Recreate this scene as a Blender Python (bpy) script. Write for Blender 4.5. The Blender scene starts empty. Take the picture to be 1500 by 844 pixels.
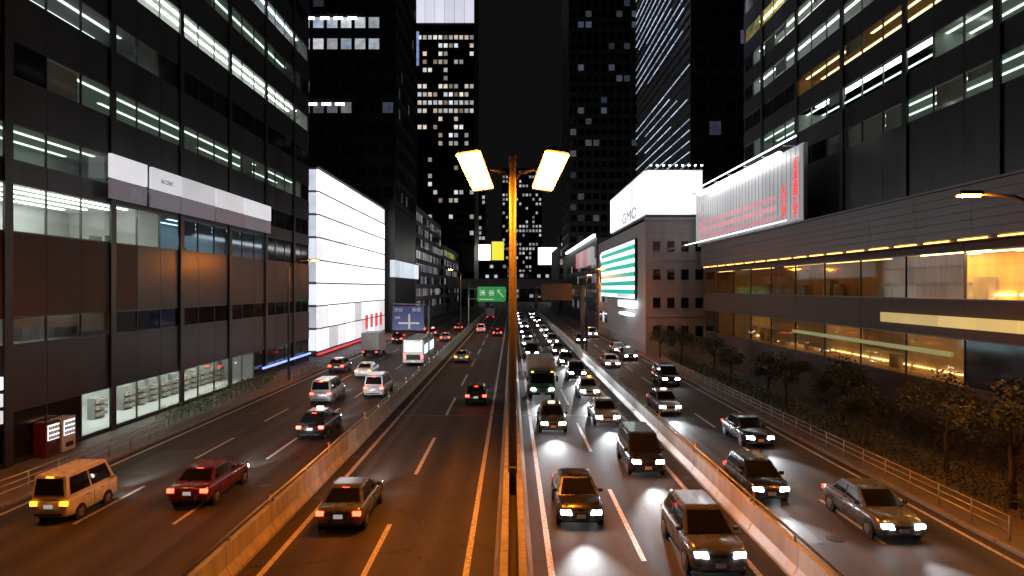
import bpy, bmesh, math, random
from mathutils import Vector, Matrix
R = math.radians
rnd = random.Random(7)
S = bpy.context.scene
COL = S.collection

# ------------------------------------------------------------------ camera, sky, exposure
cam_d = bpy.data.cameras.new('camera')
cam_d.lens = 24.0
cam_d.sensor_width = 36.0
cam_d.clip_end = 4000
cam = bpy.data.objects.new('camera', cam_d)
COL.objects.link(cam)
cam.location = (0, 0, 9.0)
cam.rotation_euler = (R(90), 0, 0)
S.camera = cam
world = bpy.data.worlds.new('World')
S.world = world
world.use_nodes = True
bg = world.node_tree.nodes['Background']
bg.inputs[0].default_value = (0.0052, 0.0047, 0.0050, 1)      # city night sky
bg.inputs[1].default_value = 1.0
S.view_settings.view_transform = 'Standard'
S.view_settings.look = 'None'
S.view_settings.exposure = 0.0
S.view_settings.gamma = 1.0
S.view_settings.use_curve_mapping = False
S.cycles.use_denoising = True
S.cycles.max_bounces = 6
S.cycles.diffuse_bounces = 3
S.cycles.glossy_bounces = 3
S.cycles.transparent_max_bounces = 10
S.cycles.sample_clamp_indirect = 4.0
S.cycles.caustics_reflective = False
S.cycles.caustics_refractive = False

# ------------------------------------------------------------------ materials
MATS = {}
def new_mat(name):
    m = bpy.data.materials.new(name)
    m.use_nodes = True
    MATS[name] = m
    nt = m.node_tree
    return m, nt, nt.nodes, nt.links, nt.nodes['Principled BSDF']

def mat(name, col, rough=0.6, metal=0.0, amt=0.25, scale=2.0, bump=0.0, bscale=60.0, rvar=0.15, streak=False, space='world', coat=0.0):
    m, nt, N, L, P = new_mat(name)
    if space == 'world':
        g = N.new('ShaderNodeNewGeometry'); vec = g.outputs['Position']
    else:
        g = N.new('ShaderNodeTexCoord'); vec = g.outputs['Object']
    if streak:
        mp = N.new('ShaderNodeMapping'); mp.inputs['Scale'].default_value = (1, 1, 0.12)
        L.new(vec, mp.inputs[0]); vec2 = mp.outputs[0]
    else:
        vec2 = vec
    n = N.new('ShaderNodeTexNoise'); n.inputs['Scale'].default_value = scale
    n.inputs['Detail'].default_value = 6; n.inputs['Roughness'].default_value = 0.65
    L.new(vec2, n.inputs['Vector'])
    r = N.new('ShaderNodeValToRGB')
    r.color_ramp.elements[0].position = 0.3; r.color_ramp.elements[1].position = 0.72
    r.color_ramp.elements[0].color = tuple(c * (1 - amt) for c in col) + (1,)
    r.color_ramp.elements[1].color = tuple(min(1, c * (1 + amt)) for c in col) + (1,)
    L.new(n.outputs['Fac'], r.inputs[0]); L.new(r.outputs[0], P.inputs['Base Color'])
    mr = N.new('ShaderNodeMapRange'); mr.inputs[3].default_value = max(0.03, rough - rvar); mr.inputs[4].default_value = min(1, rough + rvar)
    L.new(n.outputs['Fac'], mr.inputs[0]); L.new(mr.outputs[0], P.inputs['Roughness'])
    P.inputs['Metallic'].default_value = metal
    if coat: P.inputs['Coat Weight'].default_value = coat; P.inputs['Coat Roughness'].default_value = 0.06
    if bump:
        n2 = N.new('ShaderNodeTexNoise'); n2.inputs['Scale'].default_value = bscale; n2.inputs['Detail'].default_value = 3
        L.new(vec, n2.inputs['Vector'])
        b = N.new('ShaderNodeBump'); b.inputs['Strength'].default_value = bump; b.inputs['Distance'].default_value = 0.02
        L.new(n2.outputs['Fac'], b.inputs['Height']); L.new(b.outputs[0], P.inputs['Normal'])
    return m

def emit(name, col, strength, sample=True, base=(0.5, 0.5, 0.5), var=0.0, vscale=0.8):
    m, nt, N, L, P = new_mat(name)
    P.inputs['Base Color'].default_value = base + (1,)
    P.inputs['Roughness'].default_value = 0.35
    P.inputs['Emission Color'].default_value = tuple(col) + (1,)
    P.inputs['Emission Strength'].default_value = strength
    if var:
        g = N.new('ShaderNodeNewGeometry')
        n = N.new('ShaderNodeTexNoise'); n.inputs['Scale'].default_value = vscale; n.inputs['Detail'].default_value = 3
        L.new(g.outputs['Position'], n.inputs['Vector'])
        oi = N.new('ShaderNodeObjectInfo')
        a = N.new('ShaderNodeMath'); a.operation = 'ADD'
        L.new(n.outputs['Fac'], a.inputs[0]); L.new(oi.outputs['Random'], a.inputs[1])
        mr = N.new('ShaderNodeMapRange'); mr.inputs[1].default_value = 0.3; mr.inputs[2].default_value = 1.6
        mr.inputs[3].default_value = strength * (1 - var); mr.inputs[4].default_value = strength * (1 + var)
        L.new(a.outputs[0], mr.inputs[0]); L.new(mr.outputs[0], P.inputs['Emission Strength'])
    m.cycles.emission_sampling = 'AUTO' if sample else 'NONE'
    return m

def glass(name, tint=(1, 1, 1), refl=0.9, dirt=0.05):
    m, nt, N, L, P = new_mat(name)
    N.remove(P)
    out = N['Material Output']
    t = N.new('ShaderNodeBsdfTransparent'); t.inputs[0].default_value = tuple(tint) + (1,)
    g = N.new('ShaderNodeBsdfGlossy'); g.inputs['Roughness'].default_value = dirt
    g.inputs[0].default_value = (refl, refl, refl, 1)
    f = N.new('ShaderNodeLayerWeight'); f.inputs[0].default_value = 0.5
    pw = N.new('ShaderNodeMath'); pw.operation = 'POWER'; pw.inputs[1].default_value = 4.0; L.new(f.outputs['Facing'], pw.inputs[0])
    mr = N.new('ShaderNodeMapRange'); mr.inputs[3].default_value = 0.03; mr.inputs[4].default_value = 0.5; L.new(pw.outputs[0], mr.inputs[0])
    mx = N.new('ShaderNodeMixShader')
    L.new(mr.outputs[0], mx.inputs[0]); L.new(t.outputs[0], mx.inputs[1]); L.new(g.outputs[0], mx.inputs[2])
    L.new(mx.outputs[0], out.inputs[0])
    return m

def asphalt(name, col, tracks):
    m, nt, N, L, P = new_mat(name)
    g = N.new('ShaderNodeNewGeometry'); pos = g.outputs['Position']
    n1 = N.new('ShaderNodeTexNoise'); n1.inputs['Scale'].default_value = 0.35; n1.inputs['Detail'].default_value = 8; n1.inputs['Roughness'].default_value = 0.7
    mp = N.new('ShaderNodeMapping'); mp.inputs['Scale'].default_value = (1.6, 0.22, 1)
    L.new(pos, mp.inputs[0]); L.new(mp.outputs[0], n1.inputs['Vector'])
    n2 = N.new('ShaderNodeTexNoise'); n2.inputs['Scale'].default_value = 45; n2.inputs['Detail'].default_value = 4
    L.new(pos, n2.inputs['Vector'])
    v = N.new('ShaderNodeTexVoronoi'); v.feature = 'DISTANCE_TO_EDGE'; v.inputs['Scale'].default_value = 0.16
    nz = N.new('ShaderNodeTexNoise'); nz.inputs['Scale'].default_value = 0.9; nz.inputs['Detail'].default_value = 5
    L.new(pos, nz.inputs['Vector'])
    va = N.new('ShaderNodeVectorMath'); va.operation = 'MULTIPLY_ADD'; va.inputs[1].default_value = (2.2, 2.2, 0); 
    L.new(nz.outputs['Color'], va.inputs[0]); L.new(pos, va.inputs[2]); L.new(va.outputs[0], v.inputs['Vector'])
    cr = N.new('ShaderNodeMapRange'); cr.inputs[1].default_value = 0.0; cr.inputs[2].default_value = 0.006; cr.inputs[3].default_value = 0.55; cr.inputs[4].default_value = 1.0
    L.new(v.outputs['Distance'], cr.inputs[0])
    # wheel tracks polished along each lane
    sx = N.new('ShaderNodeSeparateXYZ'); L.new(pos, sx.inputs[0])
    mm = N.new('ShaderNodeMath'); mm.operation = 'MULTIPLY'; mm.inputs[1].default_value = 2 * math.pi / tracks
    L.new(sx.outputs[0], mm.inputs[0])
    sn = N.new('ShaderNodeMath'); sn.operation = 'SINE'; L.new(mm.outputs[0], sn.inputs[0])
    r = N.new('ShaderNodeValToRGB')
    r.color_ramp.elements[0].position = 0.28; r.color_ramp.elements[1].position = 0.75
    r.color_ramp.elements[0].color = tuple(c * 0.5 for c in col) + (1,)
    r.color_ramp.elements[1].color = tuple(c * 1.55 for c in col) + (1,)
    ad = N.new('ShaderNodeMath'); ad.operation = 'MULTIPLY_ADD'; ad.inputs[1].default_value = 0.11
    L.new(sn.outputs[0], ad.inputs[0]); L.new(n1.outputs['Fac'], ad.inputs[2]); L.new(ad.outputs[0], r.inputs[0])
    mx = N.new('ShaderNodeMixRGB'); mx.blend_type = 'MULTIPLY'; mx.inputs[0].default_value = 1
    L.new(r.outputs[0], mx.inputs[1]); L.new(cr.outputs[0], mx.inputs[2]); L.new(mx.outputs[0], P.inputs['Base Color'])
    mr = N.new('ShaderNodeMapRange'); mr.inputs[3].default_value = 0.56; mr.inputs[4].default_value = 0.84
    L.new(ad.outputs[0], mr.inputs[0]); L.new(mr.outputs[0], P.inputs['Roughness'])
    P.inputs['Specular IOR Level'].default_value = 0.22
    b = N.new('ShaderNodeBump'); b.inputs['Strength'].default_value = 0.35; b.inputs['Distance'].default_value = 0.01
    L.new(n2.outputs['Fac'], b.inputs['Height']); L.new(b.outputs[0], P.inputs['Normal'])
    return m

asphalt('asphalt', (0.055, 0.052, 0.05), 1.7)
asphalt('asphalt_side', (0.06, 0.055, 0.05), 1.6)
mat('ground_dark', (0.05, 0.048, 0.045), 0.85)
mat('paving', (0.16, 0.14, 0.125), 0.7, amt=0.3, scale=1.2, bump=0.3)
mat('kerb', (0.24, 0.23, 0.21), 0.75, amt=0.3, scale=2.5, bump=0.3)
def paint_mat():
    m = mat('road_paint', (0.62, 0.60, 0.56), 0.5, amt=0.3, scale=5, bump=0.3, bscale=90)
    nt = m.node_tree; N = nt.nodes; L = nt.links; P = N['Principled BSDF']
    n = N.new('ShaderNodeTexNoise'); n.inputs['Scale'].default_value = 7; n.inputs['Detail'].default_value = 8; n.inputs['Roughness'].default_value = .8
    g = N.new('ShaderNodeNewGeometry'); L.new(g.outputs['Position'], n.inputs['Vector'])
    r = N.new('ShaderNodeValToRGB'); r.color_ramp.elements[0].position = .38; r.color_ramp.elements[1].position = .5
    r.color_ramp.elements[0].color = (.09, .085, .08, 1); r.color_ramp.elements[1].color = (.62, .60, .56, 1)
    L.new(n.outputs['Fac'], r.inputs[0]); L.new(r.outputs[0], P.inputs['Base Color'])
paint_mat()
mat('concrete', (0.33, 0.31, 0.28), 0.75, amt=0.35, scale=1.4, bump=0.35, bscale=25, streak=True)
mat('concrete_pale', (0.50, 0.49, 0.47), 0.55, amt=0.25, scale=1.2, bump=0.2, bscale=20, streak=True)
mat('concrete_dark', (0.14, 0.135, 0.13), 0.8, amt=0.3, scale=0.8, bump=0.2, streak=True)
mat('galvanised', (0.48, 0.48, 0.48), 0.38, 0.85, amt=0.2, scale=6)
mat('lamp_paint', (0.075, 0.072, 0.066), 0.5, 0.0, amt=0.15, scale=4)
mat('dark_steel', (0.05, 0.05, 0.055), 0.45, 0.6, amt=0.2, scale=5)
mat('cladding_black', (0.035, 0.036, 0.04), 0.35, 0.2, amt=0.3, scale=0.6, streak=True)
mat('cladding_grey', (0.10, 0.10, 0.105), 0.5, 0.1, amt=0.25, scale=0.7, streak=True)
mat('cladding_brown', (0.075, 0.045, 0.032), 0.6, 0.0, amt=0.3, scale=0.9, streak=True)
mat('cladding_fascia', (0.16, 0.16, 0.165), 0.45, 0.4, amt=0.15, scale=0.9, streak=True)
mat('cladding_pale', (0.40, 0.39, 0.41), 0.6, 0.0, amt=0.15, scale=0.5, streak=True)
mat('cladding_lilac', (0.34, 0.32, 0.37), 0.65, 0.0, amt=0.15, scale=0.5, streak=True)
mat('tile_grey', (0.36, 0.355, 0.35), 0.5, amt=0.15, scale=0.8, streak=True)
mat('interior_white', (0.62, 0.62, 0.60), 0.8, amt=0.08, scale=1)
mat('interior_grey', (0.22, 0.22, 0.22), 0.8, amt=0.2, scale=1)
mat('interior_wood', (0.40, 0.25, 0.12), 0.6, amt=0.3, scale=1.5, streak=True)
mat('curtain', (0.62, 0.55, 0.45), 0.85, amt=0.25, scale=3, streak=True)
mat('wall_gold', (0.55, 0.40, 0.14), 0.7, amt=0.25, scale=1.2, streak=True)
mat('curtain_gold', (0.66, 0.48, 0.18), 0.85, amt=0.3, scale=3, streak=True)
mat('blind', (0.50, 0.50, 0.47), 0.7, amt=0.1, scale=3)
mat('mullion', (0.09, 0.09, 0.095), 0.35, 0.7, amt=0.15, scale=3)
mat('cabinet', (0.30, 0.29, 0.27), 0.6, amt=0.4, scale=0.9)
mat('goods', (0.42, 0.36, 0.30), 0.6, amt=0.8, scale=4.5)
mat('bark', (0.09, 0.065, 0.05), 0.9, amt=0.4, scale=8, bump=0.6, bscale=20)
glass('window_glass', (0.86, 0.90, 0.88))
glass('window_glass_blue', (0.60, 0.72, 0.80))
glass('window_glass_warm', (0.92, 0.82, 0.62))
mat('glass_dark', (0.012, 0.013, 0.016), 0.08, 0.0, amt=0.3, scale=0.5, rvar=0.04)
mat('glass_car', (0.012, 0.012, 0.014), 0.05, 0.0, amt=0.2, scale=1, rvar=0.02, space='object')
for nm, c in (('black', (0.012, 0.012, 0.014)), ('white', (0.70, 0.70, 0.69)), ('silver', (0.42, 0.43, 0.44)), ('grey', (0.11, 0.115, 0.12)),
              ('navy', (0.015, 0.025, 0.07)), ('maroon', (0.12, 0.012, 0.014)), ('green', (0.02, 0.07, 0.035)), ('pearl', (0.62, 0.60, 0.55))):
    mat('paint_' + nm, c, 0.28, 0.25 if nm in ('silver', 'grey') else 0.0, amt=0.06, scale=3, rvar=0.06, space='object', coat=0.8)
mat('tyre', (0.018, 0.018, 0.018), 0.85, amt=0.3, scale=12, space='object')
mat('rim', (0.45, 0.45, 0.46), 0.3, 0.9, amt=0.1, scale=8, space='object')
mat('trim_black', (0.02, 0.02, 0.021), 0.6, amt=0.2, scale=6, space='object')
mat('chrome', (0.6, 0.6, 0.6), 0.15, 1.0, amt=0.1, scale=6, rvar=0.05, space='object')
mat('plate_white', (0.72, 0.72, 0.70), 0.5, amt=0.08, scale=9, space='object')
mat('plate_green', (0.05, 0.16, 0.09), 0.5, amt=0.1, scale=9, space='object')
mat('cargo', (0.50, 0.50, 0.50), 0.5, 0.3, amt=0.2, scale=2, space='object', streak=True)
emit('sodium_lens', (1.0, 0.25, 0.010), 300.0)
emit('sodium_lens_far', (1.0, 0.25, 0.010), 1200.0)
emit('tube_white', (0.95, 1.0, 0.97), 5.0)
emit('tube_bright', (0.95, 1.0, 0.96), 13.0)
emit('tube_green', (0.80, 1.0, 0.86), 2.2)
emit('tube_blue', (0.72, 0.88, 1.0), 5.0)
emit('tube_bluewhite', (0.80, 0.92, 1.0), 11.0)
emit('tube_warm', (1.0, 0.70, 0.36), 4.0)
emit('tube_gold', (1.0, 0.72, 0.28), 24.0)
emit('tube_amber', (1.0, 0.42, 0.08), 7.0)
emit('tube_dim', (0.85, 0.93, 1.0), 2.0)
emit('screen_white', (0.93, 0.95, 1.0), 1.3, base=(.6, .6, .6), var=0.4, vscale=0.25)
emit('screen_side', (0.80, 0.86, 1.0), 0.75, base=(.4, .4, .4), var=0.5, vscale=0.5)
emit('poster_grey', (0.75, 0.74, 0.78), 0.85, var=0.4, vscale=0.9)
emit('poster_red', (1.0, 0.05, 0.09), 0.7, var=0.3)
emit('billboard_white', (0.98, 0.98, 1.0), 1.15, var=0.3, vscale=0.3)
emit('billboard_far', (0.98, 0.99, 1.0), 4.0)
emit('billboard_paper', (0.88, 0.88, 0.92), 0.34, base=(.3, .3, .3), var=0.2, vscale=0.4)
emit('billboard_pink', (0.95, 0.20, 0.26), 0.45, var=0.25, vscale=0.3)
emit('letter_red', (1.0, 0.04, 0.035), 1.0, base=(.5, .02, .02))
emit('band_pink', (0.95, 0.32, 0.38), 0.5, var=.4, vscale=.3)
emit('letter_violet', (0.36, 0.34, 0.55), 0.6, base=(.1, .1, .2))
emit('letter_slate', (0.30, 0.32, 0.42), 0.35, base=(.1, .1, .2))
emit('led_bar', (0.95, 0.98, 1.0), 5.0)
emit('led_bar_thin', (0.95, 0.97, 1.0), 4.0)
emit('teal', (0.01, 0.50, 0.36), 0.85, base=(.02, .3, .25), var=0.15)
emit('teal_white', (0.85, 1.0, 0.97), 1.4, var=0.15)
emit('yellow_sign', (0.95, 0.85, 0.06), 1.0)
emit('fascia_sign', (0.92, 0.92, 0.98), 0.62, var=0.3, vscale=0.35)
emit('fascia_dim', (0.45, 0.44, 0.62), 0.13, var=0.3, vscale=0.35)
emit('fascia_blue', (0.78, 0.90, 1.0), 0.75, var=0.3, vscale=0.4)
emit('gold_sign', (1.0, 0.70, 0.18), 0.5, var=0.25, vscale=0.4)
emit('lime_sign', (0.72, 0.80, 0.22), 0.22, var=0.3)
emit('shop_white', (0.92, 0.96, 1.0), 2.0)
emit('headlight', (0.90, 0.96, 1.0), 60.0)
emit('headlight_far', (0.95, 0.97, 1.0), 45.0, sample=False)
emit('marker_amber', (1.0, 0.42, 0.03), 8.0, sample=False)
emit('taillight', (1.0, 0.018, 0.008), 9.0)
emit('brakelight', (1.0, 0.022, 0.010), 22.0)
emit('taillight_amber', (1.0, 0.22, 0.01), 9.0)
emit('cyan_panel', (0.45, 0.92, 1.0), 2.6)
emit('plate_lit', (0.95, 0.97, 0.92), 0.30, base=(.7, .7, .7))
emit('roof_sign', (0.95, 0.85, 0.55), 3.0)
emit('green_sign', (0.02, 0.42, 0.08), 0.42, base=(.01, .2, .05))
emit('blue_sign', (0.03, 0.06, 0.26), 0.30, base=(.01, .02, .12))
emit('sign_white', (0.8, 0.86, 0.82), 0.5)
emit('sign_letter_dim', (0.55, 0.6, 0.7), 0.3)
emit('lobby_white', (0.80, 0.80, 0.95), 0.85, sample=False, var=0.15, vscale=0.05)
emit('lobby_blue', (0.34, 0.44, 0.85), 0.55, sample=False, var=0.3, vscale=0.1)
emit('dot_light', (0.62, 0.76, 1.0), 1.1, sample=False, var=0.6)
emit('dot_white', (0.9, 0.95, 1.0), 6.0, sample=False)
emit('led_blue', (0.25, 0.40, 1.0), 1.5)
emit('vend_white', (0.9, 0.95, 1.0), 1.5)

def window_mat(name, ramp, strength):
    m, nt, N, L, P = new_mat(name)
    P.inputs['Base Color'].default_value = (.02, .02, .025, 1); P.inputs['Roughness'].default_value = .1
    oi = N.new('ShaderNodeObjectInfo')
    r = N.new('ShaderNodeValToRGB')
    while len(r.color_ramp.elements) < len(ramp): r.color_ramp.elements.new(0.5)
    for i, c in enumerate(ramp):
        r.color_ramp.elements[i].position = i / (len(ramp) - 1); r.color_ramp.elements[i].color = c + (1,)
    L.new(oi.outputs['Random'], r.inputs[0]); L.new(r.outputs[0], P.inputs['Emission Color'])
    g = N.new('ShaderNodeNewGeometry')
    n = N.new('ShaderNodeTexNoise'); n.inputs['Scale'].default_value = 0.9; n.inputs['Detail'].default_value = 3
    L.new(g.outputs['Position'], n.inputs['Vector'])
    w = N.new('ShaderNodeMath'); w.operation = 'MULTIPLY'; L.new(oi.outputs['Random'], w.inputs[0]); w.inputs[1].default_value = 17.3
    fr = N.new('ShaderNodeMath'); fr.operation = 'FRACT'; L.new(w.outputs[0], fr.inputs[0])
    mu = N.new('ShaderNodeMath'); mu.operation = 'MULTIPLY'; L.new(fr.outputs[0], mu.inputs[0]); L.new(n.outputs['Fac'], mu.inputs[1])
    mr = N.new('ShaderNodeMapRange'); mr.inputs[1].default_value = 0; mr.inputs[2].default_value = .7
    mr.inputs[3].default_value = strength * .25; mr.inputs[4].default_value = strength * 1.6
    L.new(mu.outputs[0], mr.inputs[0]); L.new(mr.outputs[0], P.inputs['Emission Strength'])
    m.cycles.emission_sampling = 'NONE'
window_mat('win_tower', [(1, .80, .56), (.95, .97, 1), (.85, .92, 1), (1, .9, .72), (.9, .6, .42)], 0.8)
window_mat('win_cool', [(.75, .85, 1), (.95, .97, 1), (.6, .75, 1), (.9, .92, .9)], 0.5)
window_mat('win_faint', [(.35, .45, .8), (.55, .6, .8), (.5, .5, .6), (.4, .5, .9)], 0.10)
window_mat('win_far', [(.8, .85, .9), (1, .97, .9), (.75, .9, .85), (.9, .9, 1)], 0.55)
window_mat('win_lilac', [(.6, .6, .75), (.8, .78, .85), (.4, .4, .5), (.9, .85, .8)], 0.22)

def leaf_mat(name, c1, c2):
    m, nt, N, L, P = new_mat(name)
    oi = N.new('ShaderNodeNewGeometry')
    r = N.new('ShaderNodeValToRGB'); r.color_ramp.elements[0].color = c1 + (1,); r.color_ramp.elements[1].color = c2 + (1,)
    L.new(oi.outputs['Random Per Island'], r.inputs[0]); L.new(r.outputs[0], P.inputs['Base Color'])
    P.inputs['Roughness'].default_value = .55
leaf_mat('leaf_dark', (0.022, 0.032, 0.012), (0.06, 0.065, 0.022))
leaf_mat('leaf_green', (0.03, 0.075, 0.02), (0.08, 0.15, 0.045))

# ------------------------------------------------------------------ helpers
WL = {}          # object -> world position (unrotated roots)
MESH = {}
def tag(o, label=None, cat=None, group=None, kind=None):
    if label: o['label'] = label
    if cat: o['category'] = cat
    if group: o['group'] = group
    if kind: o['kind'] = kind
    return o

def root(name, loc, label=None, cat=None, group=None, kind=None):
    o = bpy.data.objects.new(name, None)
    o.empty_display_size = 0.5
    COL.objects.link(o); o.location = loc; WL[o] = Vector(loc)
    return tag(o, label, cat, group, kind)

def link(name, me, parent, wpos, rot=None):
    o = bpy.data.objects.new(name, me)
    COL.objects.link(o)
    w = Vector(wpos); WL[o] = w
    if parent is not None:
        o.parent = parent; o.location = w - WL[parent]
    else:
        o.location = w
    if rot: o.rotation_euler = rot
    return o

def box_mesh(sx, sy, sz, m, bev=0.0):
    k = (round(sx, 3), round(sy, 3), round(sz, 3), m, bev)
    if k in MESH: return MESH[k]
    bm = bmesh.new()
    bmesh.ops.create_cube(bm, size=1.0)
    for v in bm.verts: v.co = Vector((v.co.x * sx, v.co.y * sy, v.co.z * sz))
    if bev: bmesh.ops.bevel(bm, geom=bm.edges[:], offset=bev, segments=1, affect='EDGES')
    me = bpy.data.meshes.new('box'); bm.to_mesh(me); bm.free()
    me.materials.append(MATS[m]); MESH[k] = me
    return me

def B(name, parent, m, x0, x1, y0, y1, z0, z1, bev=0.0, rot=None):
    return link(name, box_mesh(abs(x1 - x0), abs(y1 - y0), abs(z1 - z0), m, bev), parent,
                ((x0 + x1) / 2, (y0 + y1) / 2, (z0 + z1) / 2), rot)

def mesh_from(bm, m, smooth=False):
    bmesh.ops.recalc_face_normals(bm, faces=bm.faces[:])
    me = bpy.data.meshes.new('mesh'); bm.to_mesh(me); bm.free()
    for mm in ([m] if isinstance(m, str) else m): me.materials.append(MATS[mm])
    if smooth:
        for p in me.polygons: p.use_smooth = True
    return me

def add_box(bm, x0, x1, y0, y1, z0, z1):
    r = bmesh.ops.create_cube(bm, size=1.0)
    for v in r['verts']:
        v.co = Vector(((x0 + x1) / 2 + v.co.x * (x1 - x0), (y0 + y1) / 2 + v.co.y * (y1 - y0), (z0 + z1) / 2 + v.co.z * (z1 - z0)))

def add_tube(bm, pts, rads, seg=10):
    rings = []
    for i, p in enumerate(pts):
        p = Vector(p)
        d = (Vector(pts[min(i + 1, len(pts) - 1)]) - Vector(pts[max(i - 1, 0)])).normalized()
        a = d.orthogonal().normalized() if abs(d.z) < .99 else Vector((1, 0, 0))
        b = d.cross(a).normalized()
        rings.append([bm.verts.new(p + (a * math.cos(t) + b * math.sin(t)) * rads[i]) for t in [2 * math.pi * k / seg for k in range(seg)]])
    for r0, r1 in zip(rings, rings[1:]):
        for k in range(seg):
            bm.faces.new((r0[k], r0[(k + 1) % seg], r1[(k + 1) % seg], r1[k]))
    bm.faces.new(rings[0][::-1]); bm.faces.new(rings[-1])

def T(name, parent, m, pts, rads, seg=10, smooth=True):
    base = Vector(pts[0])
    bm = bmesh.new()
    if not isinstance(rads, (list, tuple)): rads = [rads] * len(pts)
    add_tube(bm, [Vector(p) - base for p in pts], rads, seg)
    return link(name, mesh_from(bm, m, smooth), parent, base)

def text(name, parent, body, size, m, loc, rot, bold=0.0, ext=0.02, sx=1.0, align='CENTER'):
    k = ('text', body, size, m, bold, sx)
    if k not in MESH:
        cu = bpy.data.curves.new('t', 'FONT'); cu.body = body; cu.size = size; cu.align_x = align; cu.align_y = 'CENTER'
        cu.extrude = ext; cu.offset = bold; cu.resolution_u = 3
        tmp = bpy.data.objects.new('t', cu); COL.objects.link(tmp)
        dg = bpy.context.evaluated_depsgraph_get()
        me = bpy.data.meshes.new_from_object(tmp.evaluated_get(dg))
        bpy.data.objects.remove(tmp)
        me.materials.clear(); me.materials.append(MATS[m])
        for v in me.vertices: v.co.x *= sx
        MESH[k] = me
    return link(name, MESH[k], parent, loc, rot)
FACE_CAM = (R(90), 0, 0)
FACE_RIGHT = (R(90), 0, R(90))     # on a wall that looks towards +x
FACE_LEFT = (R(90), 0, R(-90))

def clone(src, loc, rz, label, cat, group=None, paint=None, beam=True, lamp=None):
    def cp(o, par):
        if o.type == 'LIGHT' and not beam: return
        c = o.copy(); COL.objects.link(c)
        for k in list(c.keys()): del c[k]
        if par is not None: c.parent = par
        if o.type == 'MESH':
            cur = o.data.materials[0].name if o.data.materials else ''
            new = None
            if paint and cur == 'paint_base': new = paint
            if lamp and cur in lamp: new = lamp[cur]
            if new:
                c.material_slots[0].link = 'OBJECT'; c.material_slots[0].material = MATS[new]
        for ch in o.children: cp(ch, c)
        return c
    c = cp(src, None)
    c.location = loc; c.rotation_euler = (0, 0, rz)
    return tag(c, label, cat, group)

def drop(src):
    for ch in list(src.children): drop(ch)
    bpy.data.objects.remove(src)

# ------------------------------------------------------------------ ground and roads
def sheet(name, m, x0, x1, y0, y1, z, nx=1, ny=1, parent=None):
    bm = bmesh.new()
    vs = [[bm.verts.new((x0 + (x1 - x0) * i / nx, y0 + (y1 - y0) * j / ny, z)) for j in range(ny + 1)] for i in range(nx + 1)]
    for i in range(nx):
        for j in range(ny): bm.faces.new((vs[i][j], vs[i + 1][j], vs[i + 1][j + 1], vs[i][j + 1]))
    o = link(name, mesh_from(bm, m), parent, (0, 0, 0))
    return o
tag(sheet('ground', 'ground_dark', -1500, 1500, -300, 2500, -0.03), kind='structure')
express = tag(sheet('expressway', 'asphalt', -9.2, 9.2, -30, 440, 0.0), kind='structure')
road_l = tag(sheet('side_road_left', 'asphalt_side', -20.8, -9.2, -30, 440, 0.0), kind='structure')
road_r = tag(sheet('side_road_right', 'asphalt_side', 9.2, 17.0, -30, 440, 0.0), kind='structure')
walk_l = tag(B('pavement_left', None, 'paving', -60, -21.0, -30, 440, -0.02, 0.12), kind='structure')
walk_r = tag(B('pavement_right', None, 'paving', 17.2, 60, -30, 440, -0.02, 0.12), kind='structure')
for y in range(14, 110, 2):
    B('kerb_stone', walk_l, 'kerb', -21.0, -20.8, y + .012, y + 1.988, -0.02, 0.135 + rnd.uniform(-.004, .004), .015)
    B('kerb_stone', walk_r, 'kerb', 17.0, 17.2, y + .012, y + 1.988, -0.02, 0.135 + rnd.uniform(-.004, .004), .015)
for j in range(36):
    for i in range(4):
        B('paving_slab', walk_l, 'paving', -24.98 + i * .99, -24.0 + i * .99, 26 + j * .99, 26.98 + j * .99, 0.10, 0.128 + rnd.uniform(-.004, .004))
# painted markings
def dash(par, x, y0, y1, w=.16):
    B('lane_marking', par, 'road_paint', x - w / 2, x + w / 2, y0, y1, 0.003, 0.007)
for x, ph in ((-4.65, 3.0), (4.35, 7.5)):
    y = ph
    while y < 330:
        dash(express, x, y, y + 8, .18); y += 15
for x in (-7.9, -1.45, 1.25, 7.75):
    for y in range(5, 330, 25): dash(express, x, y, y + 25, .20)
for x in (-12.9, -16.7):
    y = 6
    while y < 240: dash(road_l, x, y, y + 5, .15); y += 10
y = 4
while y < 240: dash(road_r, 13.1, y, y + 5, .15); y += 10
for y in range(5, 230, 25):
    dash(road_l, -9.95, y, y + 25); dash(road_l, -20.3, y, y + 25); dash(road_r, 9.95, y, y + 25); dash(road_r, 16.5, y, y + 25)

for y in (18, 48, 78, 108, 138):
    B('expansion_joint', express, 'dark_steel', -8.6, -.6, y, y + .22, .003, .009); B('expansion_joint', express, 'dark_steel', .7, 8.6, y, y + .22, .003, .009)
mat('patch', (0.043, 0.041, 0.039), .62, amt=.3, scale=3, bump=.4, bscale=70)
for par, x0, x1, y0, y1 in ((express, -7.4, -7.0, 30, 62), (road_l, -12.4, -11.9, 20, 58), (road_l, -19.2, -17.4, 33, 38), (road_r, 10.3, 11.0, 24, 60)):
    B('asphalt_patch', par, 'patch', x0, x1, y0, y1, .001, .0025)
for par, x, y in ((road_l, -15.2, 34), (road_l, -18.4, 49), (road_l, -11.2, 31), (road_r, 11.6, 24.5), (road_r, 15.0, 44)):
    T('manhole_cover', par, 'dark_steel', [(x, y, .001), (x, y, .012)], .32, 20, False)
for y in range(22, 100, 7):
    B('drain_grate', express, 'dark_steel', -8.5, -8.12, y, y + .6, .003, .010); B('drain_grate', express, 'dark_steel', 8.1, 8.48, y + 3, y + 3.6, .003, .010)

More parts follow.
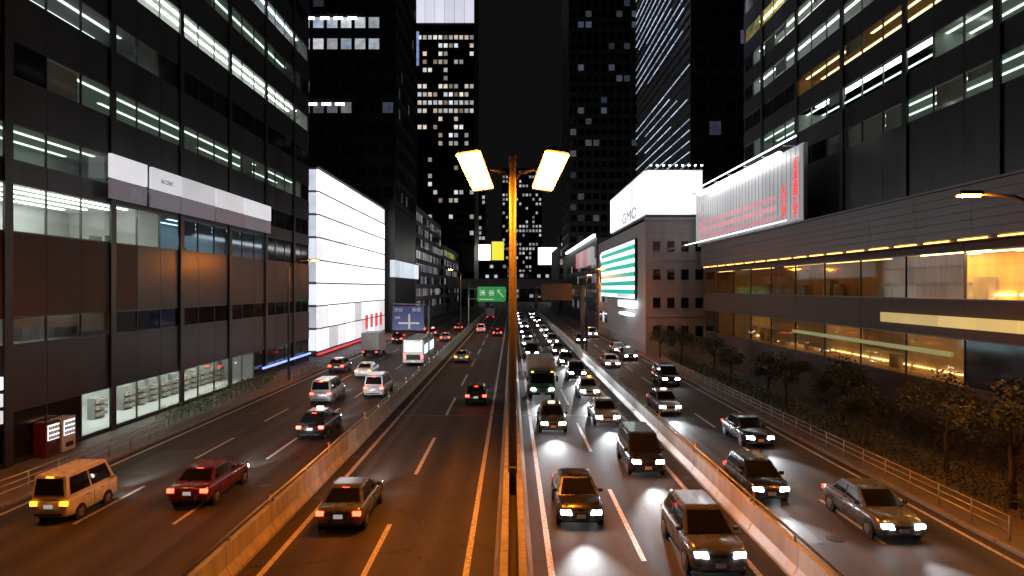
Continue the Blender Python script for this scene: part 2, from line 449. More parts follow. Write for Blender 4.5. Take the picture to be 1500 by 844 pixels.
# ------------------------------------------------------------------ concrete barriers
def profile_mesh(key, prof, length, m):
    if key in MESH: return MESH[key]
    bm = bmesh.new()
    a = [bm.verts.new((x, -length / 2, z)) for x, z in prof]; b = [bm.verts.new((x, length / 2, z)) for x, z in prof]
    n = len(prof)
    for i in range(n): bm.faces.new((a[i], a[(i + 1) % n], b[(i + 1) % n], b[i]))
    bm.faces.new(a[::-1]); bm.faces.new(b)
    MESH[key] = mesh_from(bm, m); return MESH[key]
def barrier(name, x, sgn, y0, y1, m, label, prof, group, seglen=4.0, rail=None):
    r = root(name, (x, y0, 0), label, 'barrier', group)
    pr = [(sgn * px, pz) for px, pz in prof]
    me = profile_mesh((name, x, sgn), pr, seglen - .03, m)
    n = int((y1 - y0) / seglen)
    for i in range(n):
        o = link('barrier_block', me, r, (x + rnd.uniform(-.006, .006), y0 + (i + .5) * seglen, rnd.uniform(-.006, .004)))
    if rail:
        zt = max(p[1] for p in prof)
        T('rail', r, 'galvanised', [(x + sgn * rail, y0, zt + .22), (x + sgn * rail, y1, zt + .22)], .045, 8)
        for i in range(int((y1 - y0) / 4)):
            if i < 60: B('rail_post', r, 'galvanised', x + sgn * rail - .03, x + sgn * rail + .03, y0 + 4 * i + .4, y0 + 4 * i + .48, zt - .01, zt + .2)
    return r
JERSEY = [(0, 0), (.46, 0), (.46, .10), (.32, .36), (.24, .92), (0, .92)]
barrier('median_barrier', -.12, -1, 9, 329, 'concrete', 'orange lit concrete median barrier beside the outbound carriageway', JERSEY, 'expressway barriers')
barrier('median_barrier', .20, 1, 9, 329, 'concrete', 'orange lit concrete median barrier beside the oncoming headlight lanes', JERSEY, 'expressway barriers')
WALL = [(-.16, 0), (.22, 0), (.22, .12), (.06, .40), (.05, 1.05), (-.14, 1.05)]
barrier('edge_wall', -8.85, 1, 9, 329, 'concrete', 'concrete edge wall between outbound lanes and side road with red tail lights', WALL, 'expressway edge walls', rail=-.04)
barrier('edge_wall', 8.85, -1, 9, 329, 'concrete_pale', 'pale edge wall between headlight lanes and the side road near the dark trees', WALL, 'expressway edge walls', rail=-.04)

ORD = 'first second third fourth fifth sixth seventh eighth ninth tenth eleventh twelfth thirteenth fourteenth fifteenth sixteenth'.split()
mat('reflector_amber', (0.75, 0.25, 0.03), .25, amt=.1)
for sx in (-8.86, 8.86):
    for k in range(16):
        y = 17 + k * 8
        r = root('delineator', (sx + (.12 if sx > 0 else -.12), y, 1.27), f"{ORD[k]} amber reflector post from the frame bottom on the {'pale' if sx > 0 else 'brown'} edge wall", 'reflector', 'pale wall reflectors' if sx > 0 else 'brown wall reflectors')
        x = sx
        T('stem', r, 'plate_white', [(x, y, 1.03), (x, y, 1.5)], .025, 6); B('disc', r, 'reflector_amber', x - .06, x + .06, y - .015, y + .015, 1.42, 1.56, .01)

# ------------------------------------------------------------------ street lamps
def double_lamp(x, y):
    r = root('street_lamp', (x, y, 0), 'tall double headed sodium street lamp standing on the median', 'street lamp')
    B('base_plate', r, 'lamp_paint', x - .15, x + .15, y - .3, y + .3, 0.0, 1.2, .02)
    T('pole', r, 'lamp_paint', [(x, y, .9), (x, y, 5), (x, y, 14.70)], [.20, .185, .145], 16)
    T('finial', r, 'lamp_paint', [(x, y, 14.70), (x, y, 14.85), (x, y, 14.92)], [.16, .13, .03], 12)
    for s in (-1, 1):
        T('arm', r, 'lamp_paint', [(x, y, 13.70), (x + s * .35, y, 14.05), (x + s * 1.0, y, 14.22), (x + s * 1.5, y, 14.28)], [.075, .07, .06, .055], 8)
        h = link('lamp_head', None, r, (x + s * 1.62, y, 14.12), (R(-33), R(s * 6), R(s * 13)))
        bm = bmesh.new()
        prof = [(-.56, 0), (-.50, .20), (-.2, .30), (.2, .30), (.50, .20), (.56, 0)]
        secs = [(-1.28, .8), (-1.15, 1), (1.1, .92), (1.3, .66)]
        rings = [[bm.verts.new((px * sc, yy, pz * sc)) for px, pz in prof] for yy, sc in secs]
        for a, b in zip(rings, rings[1:]):
            for i in range(len(prof)): bm.faces.new((a[i], a[(i + 1) % len(prof)], b[(i + 1) % len(prof)], b[i]))
        bm.faces.new(rings[0]); bm.faces.new(rings[-1])
        h.data = None if h.type != 'EMPTY' else None
        me = mesh_from(bm, 'lamp_paint')
        hh = bpy.data.objects.new('lamp_head', me); COL.objects.link(hh); hh.parent = r; hh.location = h.location; hh.rotation_euler = h.rotation_euler
        bpy.data.objects.remove(h)
        bm = bmesh.new(); add_box(bm, -.49, .49, -1.18, 1.16, -.035, -.004)
        for v in bm.verts: v.co.x *= 1 - .06 * v.co.y
        bmesh.ops.bevel(bm, geom=[e for e in bm.edges], offset=.012, segments=1, affect='EDGES')
        le = bpy.data.objects.new('lens', mesh_from(bm, 'sodium_lens')); COL.objects.link(le); le.parent = hh
    return r
double_lamp(0.03, 30.0)
def arm_lamp(x, y, s, h, arm, label):
    r = root('street_lamp', (x, y, 0), label, 'street lamp', 'single arm sodium street lamps')
    B('base_plate', r, 'lamp_paint', x - .18, x + .18, y - .18, y + .18, 0.0, .06)
    T('pole', r, 'lamp_paint', [(x, y, 0), (x, y, h - .8), (x + s * .25, y, h - .25), (x + s * .9, y, h), (x + s * arm, y, h + .12)], [.12, .09, .08, .065, .05], 10)
    hd = B('lamp_head', r, 'lamp_paint', min(x + s * (arm - .1), x + s * (arm + .75)), max(x + s * (arm - .1), x + s * (arm + .75)), y - .17, y + .17, h + .06, h + .22, .04)
    B('lens', hd, 'sodium_lens_far', min(x + s * (arm), x + s * (arm + .68)), max(x + s * (arm), x + s * (arm + .68)), y - .14, y + .14, h + .01, h + .055)
arm_lamp(9.6, 88, 1, 11.4, 1.6, 'sodium street lamp on the headlight side behind the orange sign gantry')
arm_lamp(-9.6, 128, -1, 12.4, 1.6, 'far sodium street lamp beside the outbound edge wall')
arm_lamp(-21.6, 66, 1, 11.6, 2.2, 'sodium street lamp on pavement by the dark office block and hedge')
arm_lamp(18.6, 24, -1, 12.2, 2.2, 'sodium street lamp over the side road by the gold lit hall')
arm_lamp(-21.6, 24, 1, 11.6, 2.2, 'sodium street lamp over the side road at the frame edge')
arm_lamp(18.2, 140, -1, 11.6, 2.0, 'far sodium street lamp on pavement past the teal screen')

# ------------------------------------------------------------------ office blocks with real rooms
def office(name, label, s, xf, xb, y0, y1, floors, ztop, lit, panel_m, pane_w=3.0, group=None, back_m='interior_white', brown=None, zbase=0.0, rooms=None, fins=True, cat='building'):
    """s = +1: facade looks towards +x (left of the road), -1: towards -x. floors: list of (z0, z1) window bands."""
    r = root(name, ((xf + xb) / 2, y0, zbase), label, cat, group)
    def X(d): return xf - s * d        # depth d behind the facade
    def bx(nm, par, m, d0, d1, *rest, **k): 
        a, b = X(d0), X(d1); return B(nm, par, m, min(a, b), max(a, b), *rest, **k)
    D = abs(xf - xb)
    bx('back_wall', r, back_m, 6.5, 6.8, y0, y1, zbase, ztop)
    bx('core', r, 'cladding_grey', 6.85, D, y0 + .1, y1 - .1, zbase, ztop - .05)
    bx('end_wall', r, panel_m, 0.02, 6.5, y1 - .3, y1, zbase, ztop)
    bx('end_wall', r, panel_m, 0.02, 6.5, y0, y0 + .3, zbase, ztop)
    edges = [zbase] + [z for f in floors for z in f] + [ztop]
    slabs = [(edges[i], edges[i + 1]) for i in range(0, len(edges), 2)]
    npn = max(1, round((y1 - y0) / pane_w)); pw = (y1 - y0) / npn
    for z0, z1 in slabs:
        if z1 - z0 < .02: continue
        bx('floor_slab', r, back_m, .12, 6.49, y0 + .3, y1 - .3, z0 + .002, z1 - .002)
        for i in range(npn):
            pm = panel_m
            if brown and brown[0] <= (z0 + z1) / 2 <= brown[1] and y0 + i * pw < brown[2]: pm = 'cladding_brown'
            bx('spandrel_panel', r, pm, -.02 + rnd.uniform(-.006, .006), .115, y0 + i * pw + .012, y0 + (i + 1) * pw - .012, z0 + .012, z1 - .012)
    if fins:
        for i in range(0, npn + 1, 3):
            bx('pilaster', r, panel_m, -.16, -.025, y0 + i * pw - .28, y0 + i * pw + .28, zbase, ztop)
    for fi, (z0, z1) in enumerate(floors):
        bx('window_rail', r, 'mullion', .0, .11, y0 + .3, y1 - .3, z0, z0 + .07)
        bx('window_rail', r, 'mullion', .0, .11, y0 + .3, y1 - .3, z1 - .07, z1)
        secs = [l for l in lit if l[0] == fi]
        for i in range(npn):
            ya, yb = y0 + i * pw, y0 + (i + 1) * pw
            sec = next((l for l in secs if l[1] <= (ya + yb) / 2 <= l[2]), None)
            gm = (sec[4].get('glass', 'window_glass') if sec else 'glass_dark')
            bx('window_pane', r, gm, .05, .062, ya + .04, yb - .04, z0 + .075, z1 - .075)
            bx('mullion', r, 'mullion', .0, .11, ya - .035, ya + .035, z0 + .072, z1 - .072)
        for (_, ya, yb, tube, o) in secs:
            ya = max(ya, y0 + .35); yb = min(yb, y1 - .35)
            ya = y0 + round((ya - y0) / pw) * pw + (.35 if ya < y0 + 1 else 0); yb = min(y1 - .35, y0 + round((yb - y0) / pw) * pw)
            dep = o.get('depth', 6.4); wm = o.get('wall', back_m)
            for yy in (ya, yb): bx('partition_wall', r, wm, .13, 6.45, yy - .06, yy + .06, z0 + .004, z1 - .004)
            if dep < 6: bx('partition_wall', r, wm, dep, dep + .1, ya + .065, yb - .065, z0 + .004, z1 - .004)
            if o.get('ceil', True):
                bx('ceiling_panel', r, wm, .14, min(dep, 6.4) - .02, ya + .07, yb - .07, z1 - .05, z1 - .012)
            rows = o.get('rows', (1.2, 3.0, 4.8)); L_ = o.get('len', 2.86); gap = o.get('gap', 2.9)
            for d in rows:
                if d > dep - .3: continue
                y = ya + .5
                while y + L_ < yb - .2:
                    if rnd.random() < o.get('keep', .93):
                        bx('ceiling_light', r, tube, d - o.get('w', .11), d + o.get('w', .11), y, y + L_, z1 - .10, z1 - .055)
                    y += gap
            if o.get('wallwash'):
                y = ya + .4
                while y + 2.2 < yb: bx('wall_light', r, tube, dep - .12, dep - .04, y, y + 2.2, z0 + .25, z0 + .33); y += 2.6
            # furniture, shelving, blinds
            y = ya + .4
            while y < yb - 1.6:
                q = rnd.random()
                if o.get('shop'):
                    if q < .8:
                        hh = rnd.uniform(1.2, 1.9)
                        sh = bx('shelf_unit', r, 'cabinet', 2.6, 3.1, y, y + 1.1, z0 + .003, z0 + hh)
                        for k in range(3): bx('goods_row', sh, 'goods', 2.35, 2.58, y + .05, y + 1.05, z0 + .2 + k * .42, z0 + .45 + k * .42)
                else:
                    if q < .35: bx('cabinet', r, 'cabinet', min(5.9, dep - .5), min(6.4, dep - .05), y, y + rnd.uniform(.8, 1.5), z0 + .003, z0 + rnd.uniform(.9, 1.5))
                    elif q < .55: bx('desk_screen', r, 'interior_grey', 2.2, 2.26, y, y + 1.3, z0 + .003, z0 + rnd.uniform(.5, .75))
                y += 1.7
            if o.get('blinds', 0) > 0:
                for i in range(npn):
                    yy = y0 + i * pw
                    if ya <= yy and yy + pw <= yb + .1 and rnd.random() < o['blinds']:
                        hgt = rnd.choice((.35, .5, .8, 1.0)) * (z1 - z0 - .2)
                        bx('blind', r, o.get('blindm', 'blind'), .22, .24, yy + .06, yy + pw - .06, z1 - .12 - hgt, z1 - .12)
    return r
FL = [(.3, 2.85), (6.1, 7.55), (11.8, 14.3), (15.4, 17.3), (19.6, 21.5), (23.85, 25.75), (28.1, 30.0), (32.35, 34.25), (36.6, 38.5), (40.85, 42.75)]
lit_a = [
    (0, 41, 67, 'tube_bright', dict(shop=True, rows=(.9, 2.2, 4.2), keep=1)),
    (1, 24, 44, 'tube_dim', dict(depth=2.2, rows=(.7,), blinds=.3)),
    (2, 24, 48, 'tube_bright', dict(rows=(.8, 2.0, 3.5, 5.0), keep=1, blinds=.1)),
    (2, 48, 69, 'tube_blue', dict(glass='window_glass_blue', depth=4, blinds=.35)),
    (3, 24, 46, 'tube_green', dict(depth=4, blinds=.25, keep=.8)),
    (4, 37, 80, 'tube_green', dict(depth=4.5, blinds=.35, rows=(1.0, 2.8), keep=.9)),
    (5, 24, 48, 'tube_dim', dict(depth=4, blinds=.4)),
    (6, 43, 83, 'tube_bright', dict(rows=(.6, 1.5, 2.6), depth=4, keep=1)),
    (7, 50, 80, 'tube_green', dict(rows=(1.0, 2.6), depth=4.5, blinds=.2)),
    (8, 62, 83, 'tube_bluewhite', dict(rows=(.6, 1.8), depth=4, keep=1)),
]
office('office_block', 'dark office block with long lit ribbon windows above a bright shopfront', 1, -25.0, -48, 16, 84, FL, 47, lit_a, 'cladding_black', 3.0, brown=(7.6, 11.7, 43))
# signs on that block
sg = root('fascia_sign', (-24.5, 55, 14.5), 'long white two row fascia sign on the dark office block', 'sign')
for a, b in ((41.5, 45.6), (46.2, 50.2), (50.4, 56), (56.2, 62), (62.2, 69)):
    B('sign_panel', sg, 'fascia_sign', -24.55, -24.35, a, b, 15.75, 17.2)
    B('sign_panel', sg, 'fascia_dim', -24.55, -24.38, a, b, 14.5, 15.66)
for y in range(42, 70, 4): B('bracket', sg, 'dark_steel', -25.0, -24.56, y, y + .1, 15.60, 15.74)
text('sign_letters', sg, 'ON', .85, 'letter_slate', (-24.365, 44.2, 15.1), FACE_RIGHT, .01)
text('sign_letters', sg, 'O', .85, 'letter_slate', (-24.365, 47.5, 15.1), FACE_RIGHT, .01)
text('sign_letters', sg, 'ACCENT', .42, 'letter_slate', (-24.34, 48.2, 16.4), FACE_RIGHT)
st = root('stacked_sign', (-24.6, 30.2, 3), 'small stacked lit sign boxes at the frame edge over pavement', 'sign')
B('sign_box', st, 'shop_white', -24.98, -24.0, 32.0, 32.2, 4.2, 4.8); B('sign_box', st, 'fascia_blue', -24.98, -24.0, 32.0, 32.2, 3.4, 4.0); B('sign_box', st, 'fascia_sign', -24.98, -24.0, 32.0, 32.2, 2.6, 3.2)
B('bracket', st, 'dark_steel', -25.0, -24.95, 32.02, 32.18, 2.5, 4.9)

# right: tall office block set back above a low gold lit hall
FR = [(20.2, 21.95), (23.6, 25.4), (27.0, 28.75), (30.4, 32.1), (33.8, 35.5), (37.2, 38.9), (40.6, 42.3)]
lit_f = [
    (0, 36, 60, 'tube_green', dict(depth=4, blinds=.5, keep=.8, rows=(1.0, 2.6))),
    (1, 28, 78, 'tube_green', dict(depth=4, blinds=.35, rows=(.9, 2.4))),
    (1, 45, 66, 'tube_bright', dict(rows=(.5, .9), depth=4, keep=1)),
    (2, 34, 66, 'tube_warm', dict(depth=4, blinds=.3, wall='interior_wood', rows=(.8, 2.2))),
    (3, 44, 78, 'tube_white', dict(depth=4, blinds=.2, rows=(.7, 2.2))),
    (4, 46, 78, 'tube_white', dict(depth=4, blinds=.2, rows=(.7, 1.8))),
    (5, 58, 79, 'tube_gold', dict(depth=4, rows=(.9, 2.2))),
    (6, 66, 79, 'tube_green', dict(depth=4)),
]
office('office_tower', 'dark office tower with greenish ribbon windows above the gold lit hall', -1, 27.0, 46, 20, 79.5, FR, 46, lit_f, 'cladding_black', 2.97, zbase=14.4)
lit_g = [
    (1, 22, 44, 'tube_gold', dict(depth=2.6, rows=(.5, 1.2, 1.9), wall='wall_gold', glass='window_glass_warm', wallwash=True, blinds=.3, blindm='curtain_gold')),
    (1, 44, 84, 'tube_warm', dict(depth=3.2, rows=(1.0,), wall='interior_wood', glass='window_glass_warm', keep=.75, blinds=.4, blindm='curtain_gold')),
    (0, 38, 80, 'tube_warm', dict(depth=2.0, rows=(.8,), wall='curtain', glass='window_glass_warm', wallwash=True, blinds=.35, blindm='curtain')),
]
def low_hall():
    r = office('low_hall', 'long low hall with gold lit glazing under a grey fascia behind dark trees', -1, 24.0, 36, 20, 85, [(3.7, 6.3), (8.35, 11.0)], 11.4, lit_g, 'cladding_brown', 5.4, back_m='interior_wood', fins=False)
    for k in range(6):
        for y in range(20, 85, 5):
            B('fascia_board', r, 'cladding_fascia', 23.55 + .012 * (k % 2), 23.75, y + .01, min(85, y + 5) - .01, 11.62 + k * .45, 12.05 + k * .45)
    B('roof', r, 'cladding_grey', 23.76, 26.9, 20, 85, 11.45, 14.3)
    B('roof_cap', r, 'cladding_fascia', 23.45, 24.0, 19.9, 85.1, 14.33, 14.45)
    for y in range(22, 84, 3): B('soffit_light', r, 'tube_amber', 23.62, 23.70, y, y + 2.2, 11.50, 11.56)
    B('soffit', r, 'cladding_brown', 23.50, 23.98, 20, 85, 11.405, 11.445)
    for y in range(29, 44, 3): B('gold_band', r, 'gold_sign', 23.72, 23.96, y + .02, y + 2.98, 6.85, 7.45)
    B('lime_band', r, 'lime_sign', 23.80, 23.95, 37, 58, 5.25, 5.5)
    return r
low_hall()

# ------------------------------------------------------------------ glowing store facade, left
gs = root('glowing_store', (-33, 88, 0), 'store with a huge blank glowing white facade beside the dark office block', 'building')
B('building_body', gs, 'cladding_grey', -48, -25.3, 88.2, 134, 0, 24.6)
rows = 8; zs = [.75 + i * (23.7 / rows) for i in range(rows + 1)]
for i in range(rows):
    for j in range(9):
        ya = 88.1 + j * 5.1
        m = 'screen_white'
        if i == 0: m = 'poster_grey' if j % 3 else 'screen_white'
        if i == 1: m = 'screen_white' if j % 4 else 'poster_grey'
        B('light_panel', gs, m, -25.28, -25.0 + rnd.uniform(-.02, .02), ya + .02, ya + 5.08, zs[i] + .10, zs[i + 1] - .10)
    for j in range(2):
        B('side_panel', gs, 'screen_side', -28.3 + j * 1.5, -26.86 + j * 1.5, 87.95, 88.18, zs[i] + .16, zs[i + 1] - .16)
    B('floor_fin', gs, 'dark_steel', -25.29, -24.9, 88, 134.2, zs[i] - .06, zs[i] + .06)
B('red_strip', gs, 'poster_red', -25.2, -24.92, 88.2, 134, .30, .55)
for j in range(4): B('red_poster', gs, 'poster_red', -24.97, -24.94, 116 + j * 4.2, 118.4 + j * 4.2, 2.0, 4.4)
B('parapet', gs, 'dark_steel', -25.35, -24.95, 88, 134.1, 24.62, 24.9)
for j in range(3): T('roof_mast', gs, 'dark_steel', [(-26, 108 + j * 1.3, 24.6), (-26, 108 + j * 1.3, 27.5)], .05, 6)

# ------------------------------------------------------------------ towers with window grids
def grid(r, face, c, a0, a1, z0, z1, na, nz, fn, glassm='glass_dark', ledge=True, ledm='cladding_black', fin=True, out=1, cap=290, fz=.62, fa=.74):
    """face 'y': on plane y=c looking to -y, a = x.  face 'x': on plane x=c, a = y, out = +1/-1."""
    ca, cz = (a1 - a0) / na, (z1 - z0) / nz
    def put(nm, m, aa, ab, za, zb, t0, t1):
        if face == 'y': return B(nm, r, m, aa, ab, c - t1, c - t0, za, zb)
        xx = sorted((c + out * t0, c + out * t1)); return B(nm, r, m, xx[0], xx[1], aa, ab, za, zb)
    n = 0; dark = []
    for j in range(nz):
        for i in range(na):
            m = fn(i, j)
            aa = a0 + ca * (i + (1 - fa) / 2); za = z0 + cz * (j + (1 - fz) / 2)
            if m and n < cap:
                put('lit_window', m, aa, aa + ca * fa, za, za + cz * fz, .0, .03); n += 1
            else: dark.append((aa, aa + ca * fa, za, za + cz * fz))
        if ledge: put('floor_ledge', ledm, a0, a1, z0 + cz * j - cz * .12, z0 + cz * j + cz * .12, .0, .28)
    if dark:
        bm = bmesh.new()
        for aa, ab, za, zb in dark:
            if face == 'y': add_box(bm, aa, ab, c - .02, c, za, zb)
            else:
                xx = sorted((c, c + out * .02)); add_box(bm, xx[0], xx[1], aa, ab, za, zb)
        o = link('dark_windows', mesh_from(bm, glassm), r, (0, 0, 0)); o['kind'] = 'stuff'
    if fin:
        for i in range(na + 1): put('mullion_fin', ledm, a0 + ca * i - .12 * ca, a0 + ca * i + .12 * ca, z0 - cz * .1, z1, .0, .20)
def clear0(r):   # joined meshes are written in world coordinates
    for ch in r.children:
        if ch.name.startswith('dark_windows'): ch.location = -WL[r]
def tower(name, label, x0, x1, y0, y1, h, m, cat='building', group=None):
    r = root(name, ((x0 + x1) / 2, (y0 + y1) / 2, 0), label, cat, group)
    B('building_body', r, m, x0, x1, y0, y1, 0, h)
    return r
# slab tower behind the glowing store
t = tower('slab_tower', 'dark slab tower with a few tube lit floors behind the glowing store', -43, -23.5, 137, 166, 92, 'cladding_black')
def fB(i, j):
    if j in (8, 7) and i < 6: return 'win_cool'
    if j in (12,) and i in (1, 2, 3, 4): return 'win_cool'
    if j in (4,) and i < 4: return 'win_lilac'
    if rnd.random() < .05: return 'win_faint'
    return None
grid(t, 'y', 137, -43, -23.5, 26, 90, 7, 15, fB, fz=.5, fa=.86)
for zz, xs in ((62.8, (-40.5, -37.5, -34.8, -32)), (45.6, (-40, -37.2, -34.5))):
    for x in xs: B('tube_light', t, 'dot_white', x - .9, x + .9, 136.7, 136.8, zz, zz + .5)
grid(t, 'x', -23.5, 137, 166, 26, 90, 9, 15, lambda i, j: 'win_faint' if rnd.random() < .12 else None, out=1, fz=.5)
clear0(t)
# big glittering tower
t = tower('glittering_tower', 'tall tower glittering with hundreds of lit windows and a white crown floor', -62, -18.5, 335, 380, 260, 'cladding_black')
FP = [rnd.choice((.25, .6, .85, 1.15, 1.3)) for _ in range(70)]
def fC(i, j):
    z = 30 + j * 4
    if z > 132: return None
    p = .74 if z > 85 else (.36 if z > 60 else .18)
    if i < 4: p *= .35
    if z > 104 and i < 6: return None
    return 'win_tower' if rnd.random() < p * FP[j] else None
grid(t, 'y', 335, -62, -18.5, 30, 250, 17, 55, fC, fz=.5, fa=.7, ledge=True)
for i in range(9): B('crown_panel', t, 'lobby_white', -62 + i * 4.83 + .1, -62 + (i + 1) * 4.83 - .1, 334.2, 334.7, 139 - (3 if i < 3 else 0), 151)
for x in (-54, -47.5):
    for k in range(5): B('blue_panel', t, 'lobby_blue', x - 1.9, x + 1.9, 334.2, 334.7, 118 + k * 3.4, 121 + k * 3.4)
clear0(t)
# lilac mid-rise with sign
t = tower('lilac_midrise', 'pale lilac mid rise block beyond the glowing store', -46, -24.2, 172, 232, 30, 'cladding_lilac')
grid(t, 'x', -24.2, 172, 232, 3, 29, 14, 8, lambda i, j: 'win_lilac' if rnd.random() < .5 else None, ledm='cladding_lilac', out=1, fin=False)
grid(t, 'y', 172, -46, -24.2, 3, 29, 8, 8, lambda i, j: 'win_lilac' if rnd.random() < .4 else None, ledm='cladding_lilac', fin=False)
clear0(t)
sg = root('fascia_sign', (-24.5, 140, 11), 'long bluish white fascia sign past the glowing store', 'sign')
for k in range(5): B('sign_panel', sg, 'fascia_blue', -24.3, -23.4, 136 + k * 7, 142.9 + k * 7, 11.2, 14.6)
B('bracket', sg, 'dark_steel', -23.5, -23.3, 136, 171, 11.0, 11.18)
t = tower('grey_midrise', 'grey mid rise block past the lilac block', -44, -23.6, 238, 300, 24, 'cladding_pale')
grid(t, 'x', -23.6, 238, 300, 3, 23, 12, 6, lambda i, j: 'win_lilac' if rnd.random() < .5 else None, ledm='cladding_pale', out=1, fin=False)
grid(t, 'y', 238, -44, -23.6, 3, 23, 6, 6, lambda i, j: 'win_lilac' if rnd.random() < .5 else None, ledm='cladding_pale', fin=False)
clear0(t)
# row that closes the street where the road bends away
spec = [(-95, -58, 40, 'cladding_grey'), (-57, -34, 24, 'cladding_lilac'), (-33, -3, 26, 'cladding_grey'), (-2, 15, 20, 'cladding_lilac'), (16, 31, 23, 'cladding_grey'), (32, 60, 44, 'cladding_black')]
desc = ['low dark block far off behind the lilac block', 'pale block far off at the bend of the road', 'far block carrying the big white and yellow roof billboards', 'low pale block straight ahead at the road end', 'far block carrying the small white roof billboard', 'far dark block closing the street past the pink sign']
for (a, b, h, m), d in zip(spec, desc):
    t = tower('street_end_block', d, a, b, 455, 480, h, m)
    na = max(3, int((b - a) / 3)); nz = int(h / 3.6)
    grid(t, 'y', 455, a + .5, b - .5, 2, h - 1, na, nz, lambda i, j: 'win_far' if rnd.random() < .42 else None, ledm=m, fin=False)
    clear0(t)
def far_board(label, x0, x1, y, z0, z1, m, cat='billboard'):
    r = root('billboard', ((x0 + x1) / 2, y, z0 - 2), label, cat, 'far roof billboards')
    B('board_face', r, m, x0, x1, y - .5, y, z0, z1, .05); B('board_back', r, 'dark_steel', x0 - .2, x1 + .2, y + .02, y + 1.2, z0 - .3, z1 + .3)
    for k in range(4): B('support', r, 'dark_steel', x0 + (x1 - x0) * (k + .5) / 4 - .2, x0 + (x1 - x0) * (k + .5) / 4 + .2, y + .2, y + .6, z0 - 2.2, z0 - .31)
far_board('big white roof billboard far off beside the lamp pole', -31.5, -14.5, 456, 27.6, 38, 'billboard_far')
far_board('yellow roof billboard beside the lamp pole', -13.5, -5.5, 456, 27.6, 40, 'yellow_sign')
far_board('tall pale roof billboard behind the big white one', -32, -24, 462, 39, 48, 'billboard_paper')
far_board('small white roof billboard just past the lamp pole', 17.5, 30, 456, 24.6, 36, 'billboard_far')
# needle tower in the axis
t = tower('far_tower', 'far tower with scattered window lights behind the lamp pole', -9, 27, 620, 650, 118, 'cladding_black')
grid(t, 'y', 620, -9, 27, 10, 116, 12, 26, lambda i, j: 'win_far' if rnd.random() < .5 * FP[j + 5] else None, ledm='cladding_black', fz=.55, fa=.6)
clear0(t)
t = tower('far_tower', 'far dark tower peeking out beside the glittering one', -44, -22, 560, 590, 96, 'cladding_black')
grid(t, 'y', 560, -44, -22, 10, 94, 8, 20, lambda i, j: 'win_far' if rnd.random() < .3 else None)
clear0(t)

# right towers
t = tower('dim_tower', 'tall dim tower with faint bluish windows', 19.5, 43, 232, 262, 190, 'cladding_grey')
grid(t, 'y', 232, 19.5, 43, 20, 188, 9, 46, lambda i, j: 'win_faint' if rnd.random() < .16 else None, ledm='cladding_grey', fz=.55)
grid(t, 'x', 19.5, 232, 262, 20, 188, 10, 46, lambda i, j: 'win_faint' if rnd.random() < .22 else None, ledm='cladding_grey', out=-1, fz=.55)
clear0(t)
t = tower('striped_tower', 'black tower with many fine lines of bluish light along its floors', 28.2, 50, 107, 154, 120, 'cladding_black')
grid(t, 'y', 107, 28.2, 50, 18, 118, 9, 28, lambda i, j: 'win_faint' if rnd.random() < .05 else None, fz=.6)
for j in range(42):
    z = 20 + j * 1.72
    B('floor_ledge', t, 'cladding_black', 27.9, 28.19, 107, 154, z - .45, z - .1)
    ya = 107.2 + (rnd.uniform(0, 14) if rnd.random() < .35 else 0); yb = 153.5 - (rnd.uniform(0, 16) if rnd.random() < .4 else 0)
    if rnd.random() < .9:
        y = ya
        while y < yb:
            B('light_strip', t, 'dot_light', 27.84, 27.9, y, min(yb, y + 5.4), z, z + .09); y += 6
clear0(t)
# sign carrying mid-rise
h = tower('grey_midrise', 'pale grey mid rise lit from above under the glowing white roof billboard', 18.0, 26.7, 92, 142, 18.1, 'tile_grey')
for j in range(4):
    for i in range(4):
        wx = 19.0 + i * 1.9
        w = B('window', h, 'glass_dark', wx, wx + 1.0, 91.97, 92.0, 2.5 + j * 3.8, 3.9 + j * 3.8)
        B('sill', w, 'tile_grey', wx - .06, wx + 1.06, 91.86, 91.99, 2.38 + j * 3.8, 2.49 + j * 3.8)
for j in range(5): B('string_course', h, 'cladding_pale', 17.9, 26.8, 91.9, 142, 1.3 + j * 3.8, 1.5 + j * 3.8)
for j in range(4):
    for i in range(3):
        wy = 129 + i * 4
        B('window', h, 'win_cool' if (i + j) % 2 else 'glass_dark', 17.96, 18.0, wy, wy + 2.4, 2.4 + j * 3.8, 4.4 + j * 3.8)
B('parapet', h, 'cladding_pale', 17.85, 26.85, 91.85, 92.2, 18.12, 18.5)
bb = root('roof_billboard', (21.7, 95, 18.1), 'glowing white roof billboard with a row of spotlights on top', 'billboard')
for k in range(5): B('board_panel', bb, 'billboard_white', 18.1 + k * 1.5, 19.58 + k * 1.5, 91.7, 91.95, 18.9, 24.8)
for k in range(8): B('board_panel', bb, 'billboard_white', 17.85, 18.05, 92.0 + k * 4, 95.96 + k * 4, 18.9, 24.8)
B('frame', bb, 'dark_steel', 18.1, 25.6, 92.0, 123.9, 18.5, 24.7)
B('frame', bb, 'galvanised', 17.8, 25.7, 91.62, 91.68, 24.82, 24.92); B('frame', bb, 'galvanised', 17.76, 17.84, 91.7, 124, 24.82, 24.92)
for k in range(9):
    x = 18.5 + k * .85
    a = T('spotlight_arm', bb, 'galvanised', [(x, 91.9, 24.85), (x + .02, 91.1, 25.35)], .035, 6)
    B('spotlight', a, 'dot_white' if k % 3 else 'tube_blue', x - .12, x + .14, 90.95, 91.15, 25.28, 25.45)
text('sign_letters', bb, 'GMO', 2.3, 'letter_violet', (17.83, 104, 19.9), FACE_LEFT, -.0, .01, sx=2.4)
